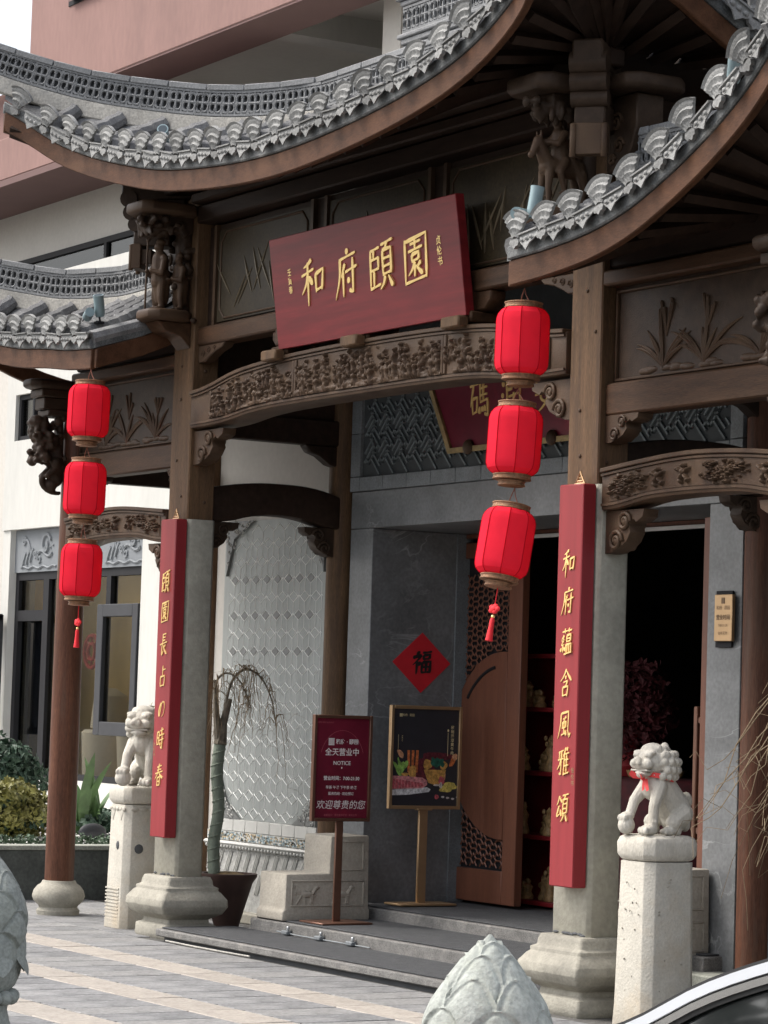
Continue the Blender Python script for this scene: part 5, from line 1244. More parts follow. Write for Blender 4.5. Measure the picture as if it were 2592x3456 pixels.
def build_lions():
    for nm, c, rz, lab, sc in (('stone_lion', (5.50, -.045, .985), R(3), 'white stone lion with a red ribbon on the post right of the red board', .93), ('stone_lion', (-.58, .02, .995), R(42), 'white stone lion half hidden by the left red board', 1.1)):
        t = thing(nm, lab, 'stone lion', c, 'pair of stone lions', rz); t.scale = (sc, sc*(.86 if sc < 1 else 1), sc*(1.0 if sc < 1 else 1))
        b = put('body', LION, t)
        me = to_mesh(MB().ball((-.05, -.168, .440), (.012, .010, .011), 8, 6), 'eye', 'stone_white'); put('eye', me, t); put('eye', to_mesh(MB().ball((.05, -.168, .440), (.012, .010, .011), 8, 6), 'eye', 'stone_white'), t)
        mo = MB().prism([(-.185, .362), (-.14, .358), (-.095, .370), (-.12, .350), (-.185, .350)], -.072, .072, 'x'); part('mouth', mo, 'stone_ped', t, local=True, bevel=.004)
    t = bpy.data.objects['stone_lion']
    rb = MB(); N = 40
    ring = [(.099*math.cos(a)*1.02, -.03+.092*math.sin(a)*1.04, .318-.018*math.sin(a)) for a in np.linspace(0, 2*PI, N+1)]
    vs = [(x*k, (y+.03)*k-.03, z+dz) for x, y, z in ring for k, dz in ((1.04, -.014), (1.06, .014), (.98, .014), (.96, -.014))]
    rb.add(vs, [(i*4+k, i*4+(k+1) % 4, (i+1)*4+(k+1) % 4, (i+1)*4+k) for i in range(N) for k in range(4)])
    rib = thing('ribbon', 'red ribbon with white dots tied round the neck of the right stone lion', 'ribbon', (5.50, -.045, .985), None, R(3)); rib.scale = (.93, .80, .93)
    part('collar', rb, 'ribbon', rib, local=True)
    bw = MB()
    for s, dz, l in ((-1, .01, .075), (1, .0, .06)):
        bw.add([(0, -.142, .318), (s*.028, -.150-l*.9, .345+dz), (s*.05, -.142-l, .322+dz), (s*.034, -.145-l*.7, .300+dz), (0, -.14, .306), (0, -.148, .312)], [(0, 1, 2, 3, 4), (5, 3, 2, 1, 0), (5, 4, 3)])
    for s in (-1, 1): bw.add([(s*.004, -.142, .31), (s*.012+.01, -.150, .27), (s*.02+.02, -.152, .24), (s*.02+.035, -.146, .25), (s*.012+.02, -.138, .31)], [(0, 1, 2, 3, 4)])
    bw.ball((0, -.146, .313), (.016, .012, .014), 8, 6); part('bow', bw, 'ribbon', rib, local=True)
    dt = MB()
    for i in range(0, N, 2):
        x, y, z = ring[i]; dt.ball((x*1.065, (y+.03)*1.065-.03, z), (.004, .004, .004), 6, 4)
    part('dots', dt, 'print_white', rib, local=True, kind='stuff')
    # posts
    def post(c, lab, carved, ztop, hy=.155):
        t = thing('lion_post', lab, 'stone post', c, 'posts under the stone lions')
        part('shaft', MB().rect_lathe([(.018, 0), (.012, .12), (0, ztop-.135)], .145, hy, (0, 0, 0), .045), 'stone_ped', t, local=True, bevel=.005, segs=2)
        part('top_slab', MB().rect_lathe([(-.012, ztop-.132), (.0, ztop-.122), (.012, ztop-.10), (.014, ztop-.04), (.004, ztop-.012), (-.02, ztop)], .145, hy+.004, (0, 0, 0), .045), 'stone_white', t, local=True, bevel=.006, segs=2)
        if carved:
            m = MB()
            for k in range(5): m.ball((-.10+.05*k, -.203, ztop-.165), (.025, .008, .016), 8, 5); m.ball((.148, -.14+.07*k, ztop-.165), (.008, .034, .016), 8, 5)
            for k in range(2): m.prism([(-.10+.13*k, ztop-.17), (-.03+.13*k, ztop-.17), (-.065+.13*k, ztop-.25)], -.206, -.198)
            m.prism([(-.10, ztop-.17), (.0, ztop-.17), (-.05, ztop-.26)], .142, .149, 'x')
            part('drapery', m, 'stone_ped', t, local=True, bevel=.003)
            hm = MB().ball((.03, -.203, ztop-.42), (.024, .01, .032), 10, 6)
            part('socket', hm, 'ridge_dark', t, local=True); part('socket', MB().ball((.150, -.10, ztop-.44), (.008, .036, .034), 10, 6), 'ridge_dark', t, local=True)
            gr = MB()
            for k in range(11): gr.box(-.12, .085, -.2165, -.196, .03+.024*k, .040+.024*k)
            part('tooling', gr, 'stone_ped', t, local=True, kind='stuff')
        else:
            pk = MB()
            for k in range(9): pk.ball((.153+.003*rng.rand(), rng.uniform(-.10, .12), rng.uniform(.1, .8)), (.004, .006*rng.rand()+.003, .005), 6, 4)
            for k in range(14): pk.ball((rng.uniform(-.10, .08), -hy-.006-.008*rng.rand(), rng.uniform(.1, .8)), (.004*rng.rand()+.003, .004, .006), 6, 4)
            part('pits', pk, 'stone_base', t, local=True, kind='stuff')
    post((5.50, -.055, 0), 'plain pitted stone column under the lion with the red ribbon', False, .985)
    post((-.715, .08, 0), 'weathered stone post with drapery carving left of the left square pillar', True, .995, .20)
build_lions()

def build_benches():
    for s, (x0, x1, y0, y1), lab in ((0, (.57, .93, .315, .965), 'stepped stone door bench with a carved side behind the red notice stand'), (1, (4.03, 4.39, .50, 1.16), 'stone door bench behind the plain lion post at the right')):
        t = thing('stone_bench', lab, 'stone bench', ((x0+x1)/2, (y0+y1)/2, .175), 'pair of stone door benches')
        zb = .172 if s == 0 else .168
        ym = y0+.34
        b = MB().prism([(y0-.01, zb), (y0-.01, zb+.06), (y0+.01, zb+.075), (y0+.012, .48), (ym, .483), (ym+.005, .73), (y1-.01, .735), (y1, .26), (y1+.01, .24), (y1+.01, zb)], x0, x1, 'x')
        o = part('block', b, 'stone_bench', t, bevel=.012, segs=2)
        f = MB(); X = x1-.004
        def fr(a0, a1, z0, z1, w=.012):
            f.box(X, X+.012, a0, a1, z0, z0+w); f.box(X, X+.012, a0, a1, z1-w, z1); f.box(X, X+.012, a0, a0+w, z0+w, z1-w); f.box(X, X+.012, a1-w, a1, z0+w, z1-w)
        fr(y0+.05, y1-.04, .265, .44); fr(ym+.05, y1-.05, .50, .70)
        part('panel_moulding', f, 'stone_bench', o, bevel=.004)
        for k in range(2):
            m = MB(); cy = y0+.17+.27*k; z = .335; X2 = X+.004
            m.ball((X2, cy, z+.01), (.012, .055, .022), 10, 6); m.capsule((X2, cy+.045, z+.02), (X2, cy+.065, z+.05), .014, .011, 7); m.ball((X2, cy+.075, z+.055), (.01, .022, .014), 8, 5)
            for dy, a in ((-.045, -.03), (-.025, .015), (.03, .02), (.045, -.015)): m.capsule((X2, cy+dy, z), (X2, cy+dy+a, z-.05), .011, .007, 6)
            m.capsule((X2, cy-.05, z+.015), (X2, cy-.085, z+.03), .008, .005, 6)
            for q in range(6): m.ball((X2, cy+rng.uniform(-.1, .1), z+rng.uniform(-.05, .07)), (.006, .014, .01), 6, 4)
            part('horse_relief', m, 'stone_bench', o)
build_benches()

def build_bollards():
    def prof_r(z): return float(np.interp(z, [.60, .64, .70, .78, .85, .90, .95, 1.0, 1.035, 1.06], [.097, .112, .126, .135, .130, .115, .088, .054, .026, .004]))
    def bud():
        rows = [(.745, 6, .5, .088, .095, .046), (.82, 6, 0, .088, .095, .037), (.893, 6, .5, .085, .092, .028), (.962, 6, 0, .074, .085, .0195), (1.016, 5, .4, .060, .066, .011), (1.046, 4, .1, .046, .045, .004)]
        nz, na = 170, 300; zs = np.concatenate([np.linspace(.62, 1.0, 115), np.linspace(1.0025, 1.060, 56)]); an = np.arange(na)*2*PI/na
        vs = []
        for z in zs:
            r0 = prof_r(z); H = np.full(na, 0.0); done = np.zeros(na, bool)
            for top, n, ph, W, Hh, off in rows:
                y = top-z
                if y <= 0: continue
                half = W*min(1, (y/Hh))**.56
                slope = .56*W/Hh*(max(.02, y/Hh))**(-.44) if y < Hh else 0
                d = (an-1.15-ph*2*PI/n+PI/n) % (2*PI/n)-PI/n; arc = np.abs(d)*max(r0, .012)
                ins = (arc < half) & ~done
                edge = (half-arc)/math.sqrt(1+slope*slope)
                v = off*min(1, .45+y*6)+.0095*(1-(arc/half)**2)-.004*np.exp(-((edge-.010)/.005)**2)+.0065*np.exp(-(edge/.0042)**2)
                H = np.where(ins, v, H); done |= ins
            for a, h in zip(an, H): r = r0+h*min(1, (1.068-z)/.03); vs.append((r*math.cos(a), r*math.sin(a), z))
        m = len(zs); fs = [(i*na+k, i*na+(k+1) % na, (i+1)*na+(k+1) % na, (i+1)*na+k) for i in range(m-1) for k in range(na)]
        fs.append(tuple(range((m-1)*na, m*na))); return MB().add(vs, fs)
    proto = thing('stone_bollard', 'green grey stone bollard with a lotus bud top nearest the parked car', 'bollard', (11.68, -5.155, 0), 'lotus bud bollards')
    base = MB().lathe([(.17, -.02), (.175, .03), (.15, .06), (.155, .12), (.165, .22), (.155, .33), (.12, .41), (.108, .455), (.112, .475)], 32)
    part('pedestal', base, 'stone_lotus', proto, local=True)
    bd = MB()
    for k in range(16): bd.ball((.125*math.cos(k*PI/8), .125*math.sin(k*PI/8), .502), .0285, 10, 7)
    part('bead_ring', bd, 'stone_lotus', proto, local=True)
    part('cup', MB().lathe([(.112, .52), (.135, .545), (.15, .58), (.155, .615), (.162, .632), (.158, .645), (.13, .65)], 36), 'stone_lotus', proto, local=True)
    part('bud', bud(), 'stone_lotus', proto, local=True, smooth=75)
    off = 1.15
    for k in range(8):
        m = MB(); a = off+k*PI/4
        m.grid(lambda u, v: ((.155+.02*v+.012*math.sin(PI*u))*math.cos(a+(u-.5)*.78*(1-.25*v)), (.155+.02*v+.012*math.sin(PI*u))*math.sin(a+(u-.5)*.78*(1-.25*v)), .668-.085*v*(1-.55*abs(2*u-1)**1.3)), 8, 6)
        m.grid(lambda u, v: ((.135+.02*v)*math.cos(a+(u-.5)*.78*(1-.25*v)), (.135+.02*v)*math.sin(a+(u-.5)*.78*(1-.25*v)), .668-.085*v*(1-.55*abs(2*u-1)**1.3)), 8, 6)
        part('sepal', m, 'stone_lotus', proto, local=True, smooth=60)
    c = copy_tree(proto); c.location = (7.72, -4.77, 0); c.rotation_euler = (0, 0, .5); c['label'] = 'green grey stone bollard with a lotus bud top at the left edge'
    return proto
build_bollards()

# ================================================================== STANDS WITH POSTERS
def build_stands():
    # burgundy notice, its face turned along +X
    def frame(t, x, y0, y1, z0, z1, w, d, m):
        f = part('frame', MB().box(x-d, x, y0, y0+w, z0, z1).box(x-d, x, y1-w, y1, z0, z1).box(x-d, x, y0+w, y1-w, z0, z0+w).box(x-d, x, y0+w, y1-w, z1-w, z1), m, t, local=True, bevel=.003)
        part('back', MB().box(x-d, x-d+.006, y0+.004, y1-.004, z0+.004, z1-.004), 'frame_dark', t, local=True)
        return f
    t = thing('notice_stand', 'burgundy notice on a dark bronze stand before the stone bench', 'sign stand', (1.20, .56, .176))
    W, H, z0 = .445, .695, .665
    frame(t, .02, -W/2, W/2, z0, z0+H, .022, .035, 'brass_dark')
    part('post', MB().box(-.012, .006, -.028, .028, .012, z0), 'brass_dark', t, local=True, bevel=.004)
    part('base', MB().box(-.16, .15, -.19, .19, 0, .014), 'brass_dark', t, local=True, bevel=.004)
    x = .006
    part('poster', MB().box(x-.006, x, -W/2+.022, W/2-.022, z0+.022, z0+H-.022), 'poster_red', t, local=True)
    pl = lambda u, v, d: (x+d*.4, u, v); zc = z0+H
    m = MB()
    for k in range(5): m.box(x, x+.001, -.105+.009*k, -.099+.009*k, zc-.195, zc-.155)
    m.box(x, x+.001, -.106, -.062, zc-.156, zc-.152); m.box(x, x+.001, -.106, -.062, zc-.198, zc-.194)
    font(m, '和府 · 颐园', .036, pl, .035, zc-.176, bold=.02)
    font(m, '全天营业中', .052, pl, 0, zc-.245, bold=.012); font(m, 'NOTICE', .036, pl, 0, zc-.315, bold=.01)
    font(m, '营业时间：7:00-21:30', .030, pl, 0, zc-.415, bold=.02, sx=.98); font(m, '早茶 午餐 下午茶 晚餐', .024, pl, 0, zc-.475, bold=.01); font(m, '服务热线 · 欢迎预订', .022, pl, 0, zc-.515, bold=.01)
    for i, ch in enumerate('欢迎尊贵的您'): font(m, ch, .062, pl, -.155+.062*i, zc-.59, bold=0, shear=.15)
    m.ball((x, 0, zc-.345), (.001, .005, .006), 8, 5)
    part('lettering', m, 'print_white', t, local=True, smooth=0, kind='stuff')
    m = MB(); font(m, '温馨提示：请您爱护环境 · 谢谢合作', .016, pl, 0, zc-.655); font(m, 'HEFU RESTAURANT', .014, pl, -.13, zc-.05)
    arc = [(.17*math.cos(a), zc-.32+.22*math.sin(a)) for a in np.linspace(.35, 2.8, 24)]; m.tube([(x, u, v) for u, v in arc], .001, 4)
    part('fine_print', m, 'print_pink', t, local=True, smooth=0, kind='stuff')
    # food poster in a brass frame
    t = thing('poster_stand', 'black food poster in a brass framed stand before the marble wall', 'sign stand', (.80, 1.455, .258))
    W, H, z0 = .575, .705, .652
    frame(t, .02, -W/2, W/2, z0, z0+H, .024, .035, 'brass')
    part('post', MB().box(-.014, .008, -.035, .035, .014, z0), 'brass', t, local=True, bevel=.004)
    part('clamp', MB().box(-.016, .024, -.06, .06, z0-.008, z0+.006), 'brass', t, local=True, bevel=.003)
    part('base', MB().box(-.11, .11, -.225, .225, 0, .016), 'brass', t, local=True, bevel=.004)
    part('poster', MB().box(0, .006, -W/2+.024, W/2-.024, z0+.024, z0+H-.024), 'poster_black', t, local=True)
    x = .006; L = [0]
    def blob(m, cu, cv, ru, rv, n=18, wob=.08, a0=0):
        L[0] += 1; ph = rng.uniform(0, 6); pts = []
        for k in range(n):
            a = 2*PI*k/n; r = 1+wob*math.sin(3*a+ph)+wob*.6*math.sin(5*a+2*ph)
            u, v = ru*r*math.cos(a), rv*r*math.sin(a); pts.append((cu+u*math.cos(a0)-v*math.sin(a0), z0+cv+u*math.sin(a0)+v*math.cos(a0)))
        m.prism(pts, x, x+.0006+.00006*L[0], 'x')
    def poly(m, pts): L[0] += 1; m.prism([(u, z0+v) for u, v in pts], x, x+.0006+.00006*L[0], 'x')
    def pp(mm, name='print'):
        def go(fn):
            m = MB(); fn(m); part(name, m, mm, t, local=True, smooth=0, kind='stuff')
        return go
    pp('p_wine')(lambda m: [blob(m, -.02, .27, .10, .07), blob(m, .10, .36, .13, .03)])
    pp('p_carrot')(lambda m: [poly(m, [(-.14+.03*k, .25), (-.12+.03*k, .25), (-.125+.035*k, .40), (-.145+.035*k, .40)]) for k in range(3)]+[blob(m, .225, .335, .018, .05, a0=-.5)])
    pp('p_prawn')(lambda m: [blob(m, -.20, .375, .018, .035, a0=.7), blob(m, .24, .36, .022, .022), blob(m, .135, .225, .035, .035)])
    pp('p_leaf')(lambda m: [blob(m, -.225+.02*k, .275+.012*(k % 2), .014, .055, a0=.5-.35*k, wob=.2) for k in range(4)])
    pp('p_bowl')(lambda m: [poly(m, [(-.01, .27), (.17, .27), (.14, .18), (.09, .165), (.03, .18)]), blob(m, .02, .305, .035, .035), blob(m, .15, .30, .03, .03), blob(m, -.10, .25, .03, .05), blob(m, -.16, .235, .03, .012)])
    pp('p_green')(lambda m: [blob(m, .09+.02*k, .315+.01*(k % 2), .028, .026, wob=.25) for k in range(-1, 3)])
    pp('p_plate')(lambda m: [poly(m, [(-.263, .092), (-.12, .098), (.035, .118), (.05, .135), (.02, .15), (-.263, .13)])])
    pp('p_meat2')(lambda m: [poly(m, [(-.263, .135), (-.02, .142), (.02, .165), (.02, .195), (-.02, .215), (-.18, .225), (-.263, .225)])])
    pp('p_meat')(lambda m: [poly(m, [(-.263+.026*k, .138+.002*k), (-.243+.026*k, .138+.002*k), (-.235+.024*k, .205-.003*k), (-.255+.024*k, .205-.003*k)]) for k in range(10)])
    pp('p_soup')(lambda m: [blob(m, .20, .155, .062, .022), blob(m, .17, .135, .05, .018), blob(m, .20, .175, .045, .012)])
    pp('p_meat')(lambda m: [blob(m, .135, .195, .024, .03), blob(m, .10, .085, .016, .016)])
    pp('p_stone')(lambda m: [blob(m, .15+.04*k, .085-.006*(k % 3), .012, .007) for k in range(4)]+[blob(m, .13, .165, .012, .02), blob(m, .10, .165, .03, .006)])
    m = MB(); pl = lambda u, v, d: (x+d*.4, u, v)
    for k in range(3): m.box(x, x+.001, -.215+.008*k, -.210+.008*k, z0+H-.078, z0+H-.056)
    font(m, '和府 · 颐园', .020, pl, -.145, z0+H-.067)
    font(m, '秘制澳洲黄牛肉', .026, pl, .215, z0+H-.145, vertical=True, bold=.02)
    m.ball((x, .18, z0+H-.165), (.001, .007, .009), 8, 5); m.box(x, x+.001, .178, .181, z0+H-.34, z0+H-.18)
    font(m, '鲜嫩多汁', .010, pl, -.19, z0+H-.21, vertical=True); m.box(x, x+.001, -.221, -.219, z0+H-.30, z0+H-.20)
    part('lettering', m, 'print_gold', t, local=True, smooth=0, kind='stuff')
build_stands()

# ================================================================== BUILDING BEHIND, PLANTER, PLANTS
def build_back_building():
    t = thing('rear_building', 'white ground floor with a dark shopfront and pink balcony bands above, left behind the gateway', 'building', (-8, 3, 0))
    Y = 3.0; mw = 'white_wall'
    # ground floor, white render with the shopfront opening
    part('wall', MB().box(-6.80, -5.2, Y, Y+.3, 0, 3.30).box(-9.92, -6.80, Y, Y+.3, 0, .78).box(-10.06, -9.88, Y-.0, Y+.3, 0, 3.30), mw, t)
    part('wall', MB().box(-10.06, -2.7, Y-.02, Y+.3, 3.30, 4.22).box(-9.17, -2.7, Y-.02, Y+.3, 4.22, 4.70).box(-10.06, -9.84, Y-.02, Y+.3, 4.22, 4.70).box(-10.06, -2.7, Y-.02, Y+.3, 4.70, 5.9), mw, t)
    part('wall', MB().box(-14, -10.07, Y+.15, Y+.5, 0, 5.9), 'beige_wall', t)
    part('wall', MB().box(-5.2, -2.7, Y, Y+.3, 0, 3.30), mw, t)
    # small upper window
    w = part('window', MB().box(-9.84, -9.79, Y+.02, Y+.1, 4.22, 4.70).box(-9.22, -9.17, Y+.02, Y+.1, 4.22, 4.70).box(-9.79, -9.22, Y+.02, Y+.1, 4.22, 4.27).box(-9.79, -9.22, Y+.02, Y+.1, 4.65, 4.70).box(-9.50, -9.46, Y+.02, Y+.1, 4.27, 4.65), 'frame_dark', t)
    part('pane', MB().box(-9.79, -9.22, Y+.05, Y+.06, 4.27, 4.65), 'glass', w); part('blind', MB().box(-9.79, -9.22, Y+.2, Y+.22, 4.22, 4.7), 'beige_wall', w)
    # carved frieze over the shopfront
    fz = part('frieze', MB().box(-9.88, -6.80, Y+.06, Y+.2, 2.86, 3.295), 'grey_frieze', t)
    m = MB()
    def swirl(cx, cz, r, turns=1.6, s=1, ph=0, w=.014):
        n = int(16*turns); m.tube([(cx+s*r*(1-k/n*.75)*math.cos(ph+k/n*turns*2*PI), Y+.055, cz+r*(1-k/n*.75)*math.sin(ph+k/n*turns*2*PI)) for k in range(n+1)], w, 5)
    for bx in (-9.72, -8.72, -7.72):
        swirl(bx+.62, 3.13, .12, 1.1, 1, .4, .02); swirl(bx+.08, 3.18, .05); m.tube([(bx+.13+.02*k, Y+.055, 3.19-.004*k*k) for k in range(7)], .016, 5)
        for k in range(3): m.tube([(bx+.05+.09*k+.02*q, Y+.055, 2.92+.02*k+.05*q-.004*q*q) for q in range(5)], .018, 5)
        m.tube([(bx+.02+.05*q, Y+.055, 2.905+.012*math.sin(q*1.3)) for q in range(18)], .013, 5)
        swirl(bx+.36, 3.03, .045, 1.3, -1); swirl(bx+.46, 2.99, .05, 1.2, 1, 2); m.tube([(bx+.42+.05*q, Y+.055, 3.04+.03*math.sin(q*.9)) for q in range(8)], .016, 5)
        for k in range(4): m.ball((bx+.6+.06*k, Y+.055, 3.10+.02*(k % 2)), (.016, .012, .013), 7, 5)
    part('relief', m, 'grey_frieze', fz)
    # shopfront frame and panes
    sf = part('shopfront', MB().box(-9.88, -6.80, Y+.08, Y+.16, 2.78, 2.86).box(-9.88, -9.80, Y+.08, Y+.16, .78, 2.78).box(-9.19, -9.06, Y+.08, Y+.16, .78, 2.78).box(-9.80, -9.19, Y+.08, Y+.16, 2.36, 2.47).box(-7.72, -7.62, Y+.08, Y+.16, 2.47, 2.78).box(-6.86, -6.80, Y+.08, Y+.16, .78, 2.78).box(-9.06, -6.86, Y+.08, Y+.16, .78, .84).box(-9.80, -9.06, Y+.08, Y+.16, .78, .84), 'frame_dark', t)
    part('pane', MB().box(-9.06, -6.86, Y+.115, Y+.125, .84, 2.78), 'glass', sf); part('pane', MB().box(-9.80, -9.19, Y+.115, Y+.125, 2.47, 2.78), 'glass', sf); part('pane', MB().box(-9.80, -9.19, Y+.135, Y+.145, .84, 2.36), 'glass_dark', sf)
    part('curtain', MB().box(-9.80, -9.19, Y+.2, Y+.22, 1.2, 2.36), 'curtain', sf)
    cs = part('casement', MB().box(-7.70, -7.57, Y-.02, Y+.075, 1.24, 2.50).box(-6.93, -6.82, Y-.02, Y+.075, 1.24, 2.50).box(-7.57, -6.93, Y-.02, Y+.075, 1.24, 1.37).box(-7.57, -6.93, Y-.02, Y+.075, 2.38, 2.50), 'frame_grey', t, bevel=.006)
    part('pane', MB().box(-7.57, -6.93, Y+.02, Y+.03, 1.37, 2.38), 'glass', cs)
    c2 = part('casement', MB().box(-10.25, -10.18, Y-.35, Y-.28, 1.24, 2.42).box(-9.93, -9.86, Y-.12, Y-.05, 1.24, 2.42).box(-10.25, -9.86, Y-.34, Y-.06, 1.20, 1.27).box(-10.25, -9.86, Y-.34, Y-.06, 2.36, 2.43), 'frame_grey', t, bevel=.004)
    dec = MB().tube([(-8.13+.16*math.cos(a), Y+.145, 2.05+.16*math.sin(a)) for a in np.linspace(0, 6.3, 28)], .02, 5); dec.tube([(-8.13+.08*math.cos(a), Y+.145, 2.05+.08*math.sin(a)) for a in np.linspace(0, 6.3, 18)], .02, 5)
    for k in range(8): dec.tube([(-8.13+.08*math.cos(k*PI/4), Y+.145, 2.05+.08*math.sin(k*PI/4)), (-8.13+.16*math.cos(k*PI/4), Y+.145, 2.05+.16*math.sin(k*PI/4))], .012, 4)
    part('window_paper_cut', dec, 'lacquer_post', sf)
    # the room behind the glass
    part('room', MB().box(-10, -5.3, Y+.75, Y+.85, 0, 3.2).box(-10.05, -10, Y+.3, Y+2.9, 0, 3.2).box(-5.3, -5.2, Y+.3, Y+2.9, 0, 3.2), 'room_wall', t); part('room_floor', MB().box(-10, -5.3, Y+.3, Y+2.8, .4, .44), 'room_wall', t); part('room_ceiling', MB().box(-10, -5.3, Y+.3, Y+2.8, 3.2, 3.28), 'beige_wall', t)
    for k in range(3):
        x = -8.5+.8*k; part('chair', MB().lathe([(.20, .44), (.22, .9), (.24, 1.25), (.21, 1.28)], 14, (x, Y+.5, 0)).lathe([(.2, 1.3), (.17, 1.62), (.05, 1.7)], 14, (x, Y+.55, 0)), 'beige_wall', t)
    # upper storeys: pink bands over recessed balconies
    part('balcony_band', MB().box(-9.90, 14, Y, Y+.12, 7.755, 9.7).box(-9.90, -9.78, Y+.12, 12, 7.755, 9.7), 'pink', t, bevel=.01)
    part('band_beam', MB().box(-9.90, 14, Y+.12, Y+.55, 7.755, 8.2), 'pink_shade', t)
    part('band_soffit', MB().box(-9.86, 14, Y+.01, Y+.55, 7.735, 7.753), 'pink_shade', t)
    lv = part('louvre', MB().box(-8.95, -7.2, Y-.01, Y+.02, 8.62, 9.6), 'frame_dark', t)
    for k in range(8): part('slat', MB().prism([(Y-.06, 8.64+.12*k), (Y-.01, 8.70+.12*k), (Y-.01, 8.72+.12*k), (Y-.06, 8.66+.12*k)], -8.85, -7.3, 'x'), 'pink_shade', lv)
    part('balcony_ceiling', MB().box(-9.78, 14, Y+.55, 9.0, 8.12, 8.3), 'beige_wall', t)
    part('ceiling_beam', MB().box(-6.0, -5.7, Y+.55, 9.0, 7.86, 8.12), 'white_wall', t)
    part('balcony_wall', MB().box(-9.7, 14, 6.0, 6.2, 5.6, 8.12).box(-3.6, -3.3, Y+.55, 6.0, 6.0, 8.12), 'beige_wall', t)
    part('balcony_band', MB().box(-14, -8.3, Y, Y+.12, 7.05, 7.5), 'pink', t, bevel=.01)
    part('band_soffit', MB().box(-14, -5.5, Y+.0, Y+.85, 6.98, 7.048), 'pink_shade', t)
    part('balcony_wall', MB().box(-14, 2.0, Y+.85, Y+1.0, 5.2, 7.0), 'beige_wall', t)
    part('end_wall', MB().box(-14, -9.95, Y+.5, Y+.7, 7.0, 8.25), 'pink', t)
    part('rail', MB().box(-14, -9.92, Y+.3, Y+.42, 8.27, 8.35), 'pink_shade', t)
    w2 = part('window', MB().box(-12.0, -5.6, Y+.80, Y+.86, 5.3, 5.36).box(-12.0, -5.6, Y+.80, Y+.86, 6.36, 6.42).box(-9.6, -9.54, Y+.80, Y+.86, 5.36, 6.36).box(-12, -11.94, Y+.80, Y+.86, 5.36, 6.36).box(-7.6, -7.54, Y+.80, Y+.86, 5.36, 6.36), 'frame_dark', t)
    part('pane', MB().box(-11.94, -5.6, Y+.83, Y+.84, 5.36, 6.36), 'glass_dark', w2); part('room_wall', MB().box(-12, -5.6, Y+.848, Y+.85, 5.3, 6.4), 'room_dark', w2)
    part('floor_slab', MB().box(-14, 2.0, Y, Y+.85, 5.55, 5.9), mw, t)
build_back_building()

def foliage(name, parent, c, r, n, m, s=.05, flat_=.8, seedk=1, shell=.55, narrow=.55):
    rr = np.random.RandomState(seedk); vs = []; fs = []
    for k in range(n):
        d = rr.normal(size=3); d /= np.linalg.norm(d); q = rr.uniform(shell, 1)**.7
        lump = 1+.16*math.sin(d[0]*5+seedk)*math.cos(d[1]*4.3)+.12*math.sin(d[2]*7+d[0]*3)
        p = np.array(c)+np.array(r)*d*q*lump
        a = d+rr.normal(size=3)*.6; a /= np.linalg.norm(a); b = np.cross(a, rr.normal(size=3)); b /= np.linalg.norm(b); u = np.cross(a, b)
        l = s*rr.uniform(.6, 1.3); i = len(vs)
        vs += [tuple(p-b*l), tuple(p+u*l*narrow+a*l*.15), tuple(p+b*l), tuple(p-u*l*narrow+a*l*.15)]; fs.append((i, i+1, i+2, i+3))
    me = bpy.data.meshes.new(name); me.from_pydata(vs, [], fs); me.materials.append(M[m])
    o = put(name, me, parent); o['kind'] = 'stuff'; me.transform(Matrix.Translation(-ORG[parent.name])) if parent is not None else None
    return o
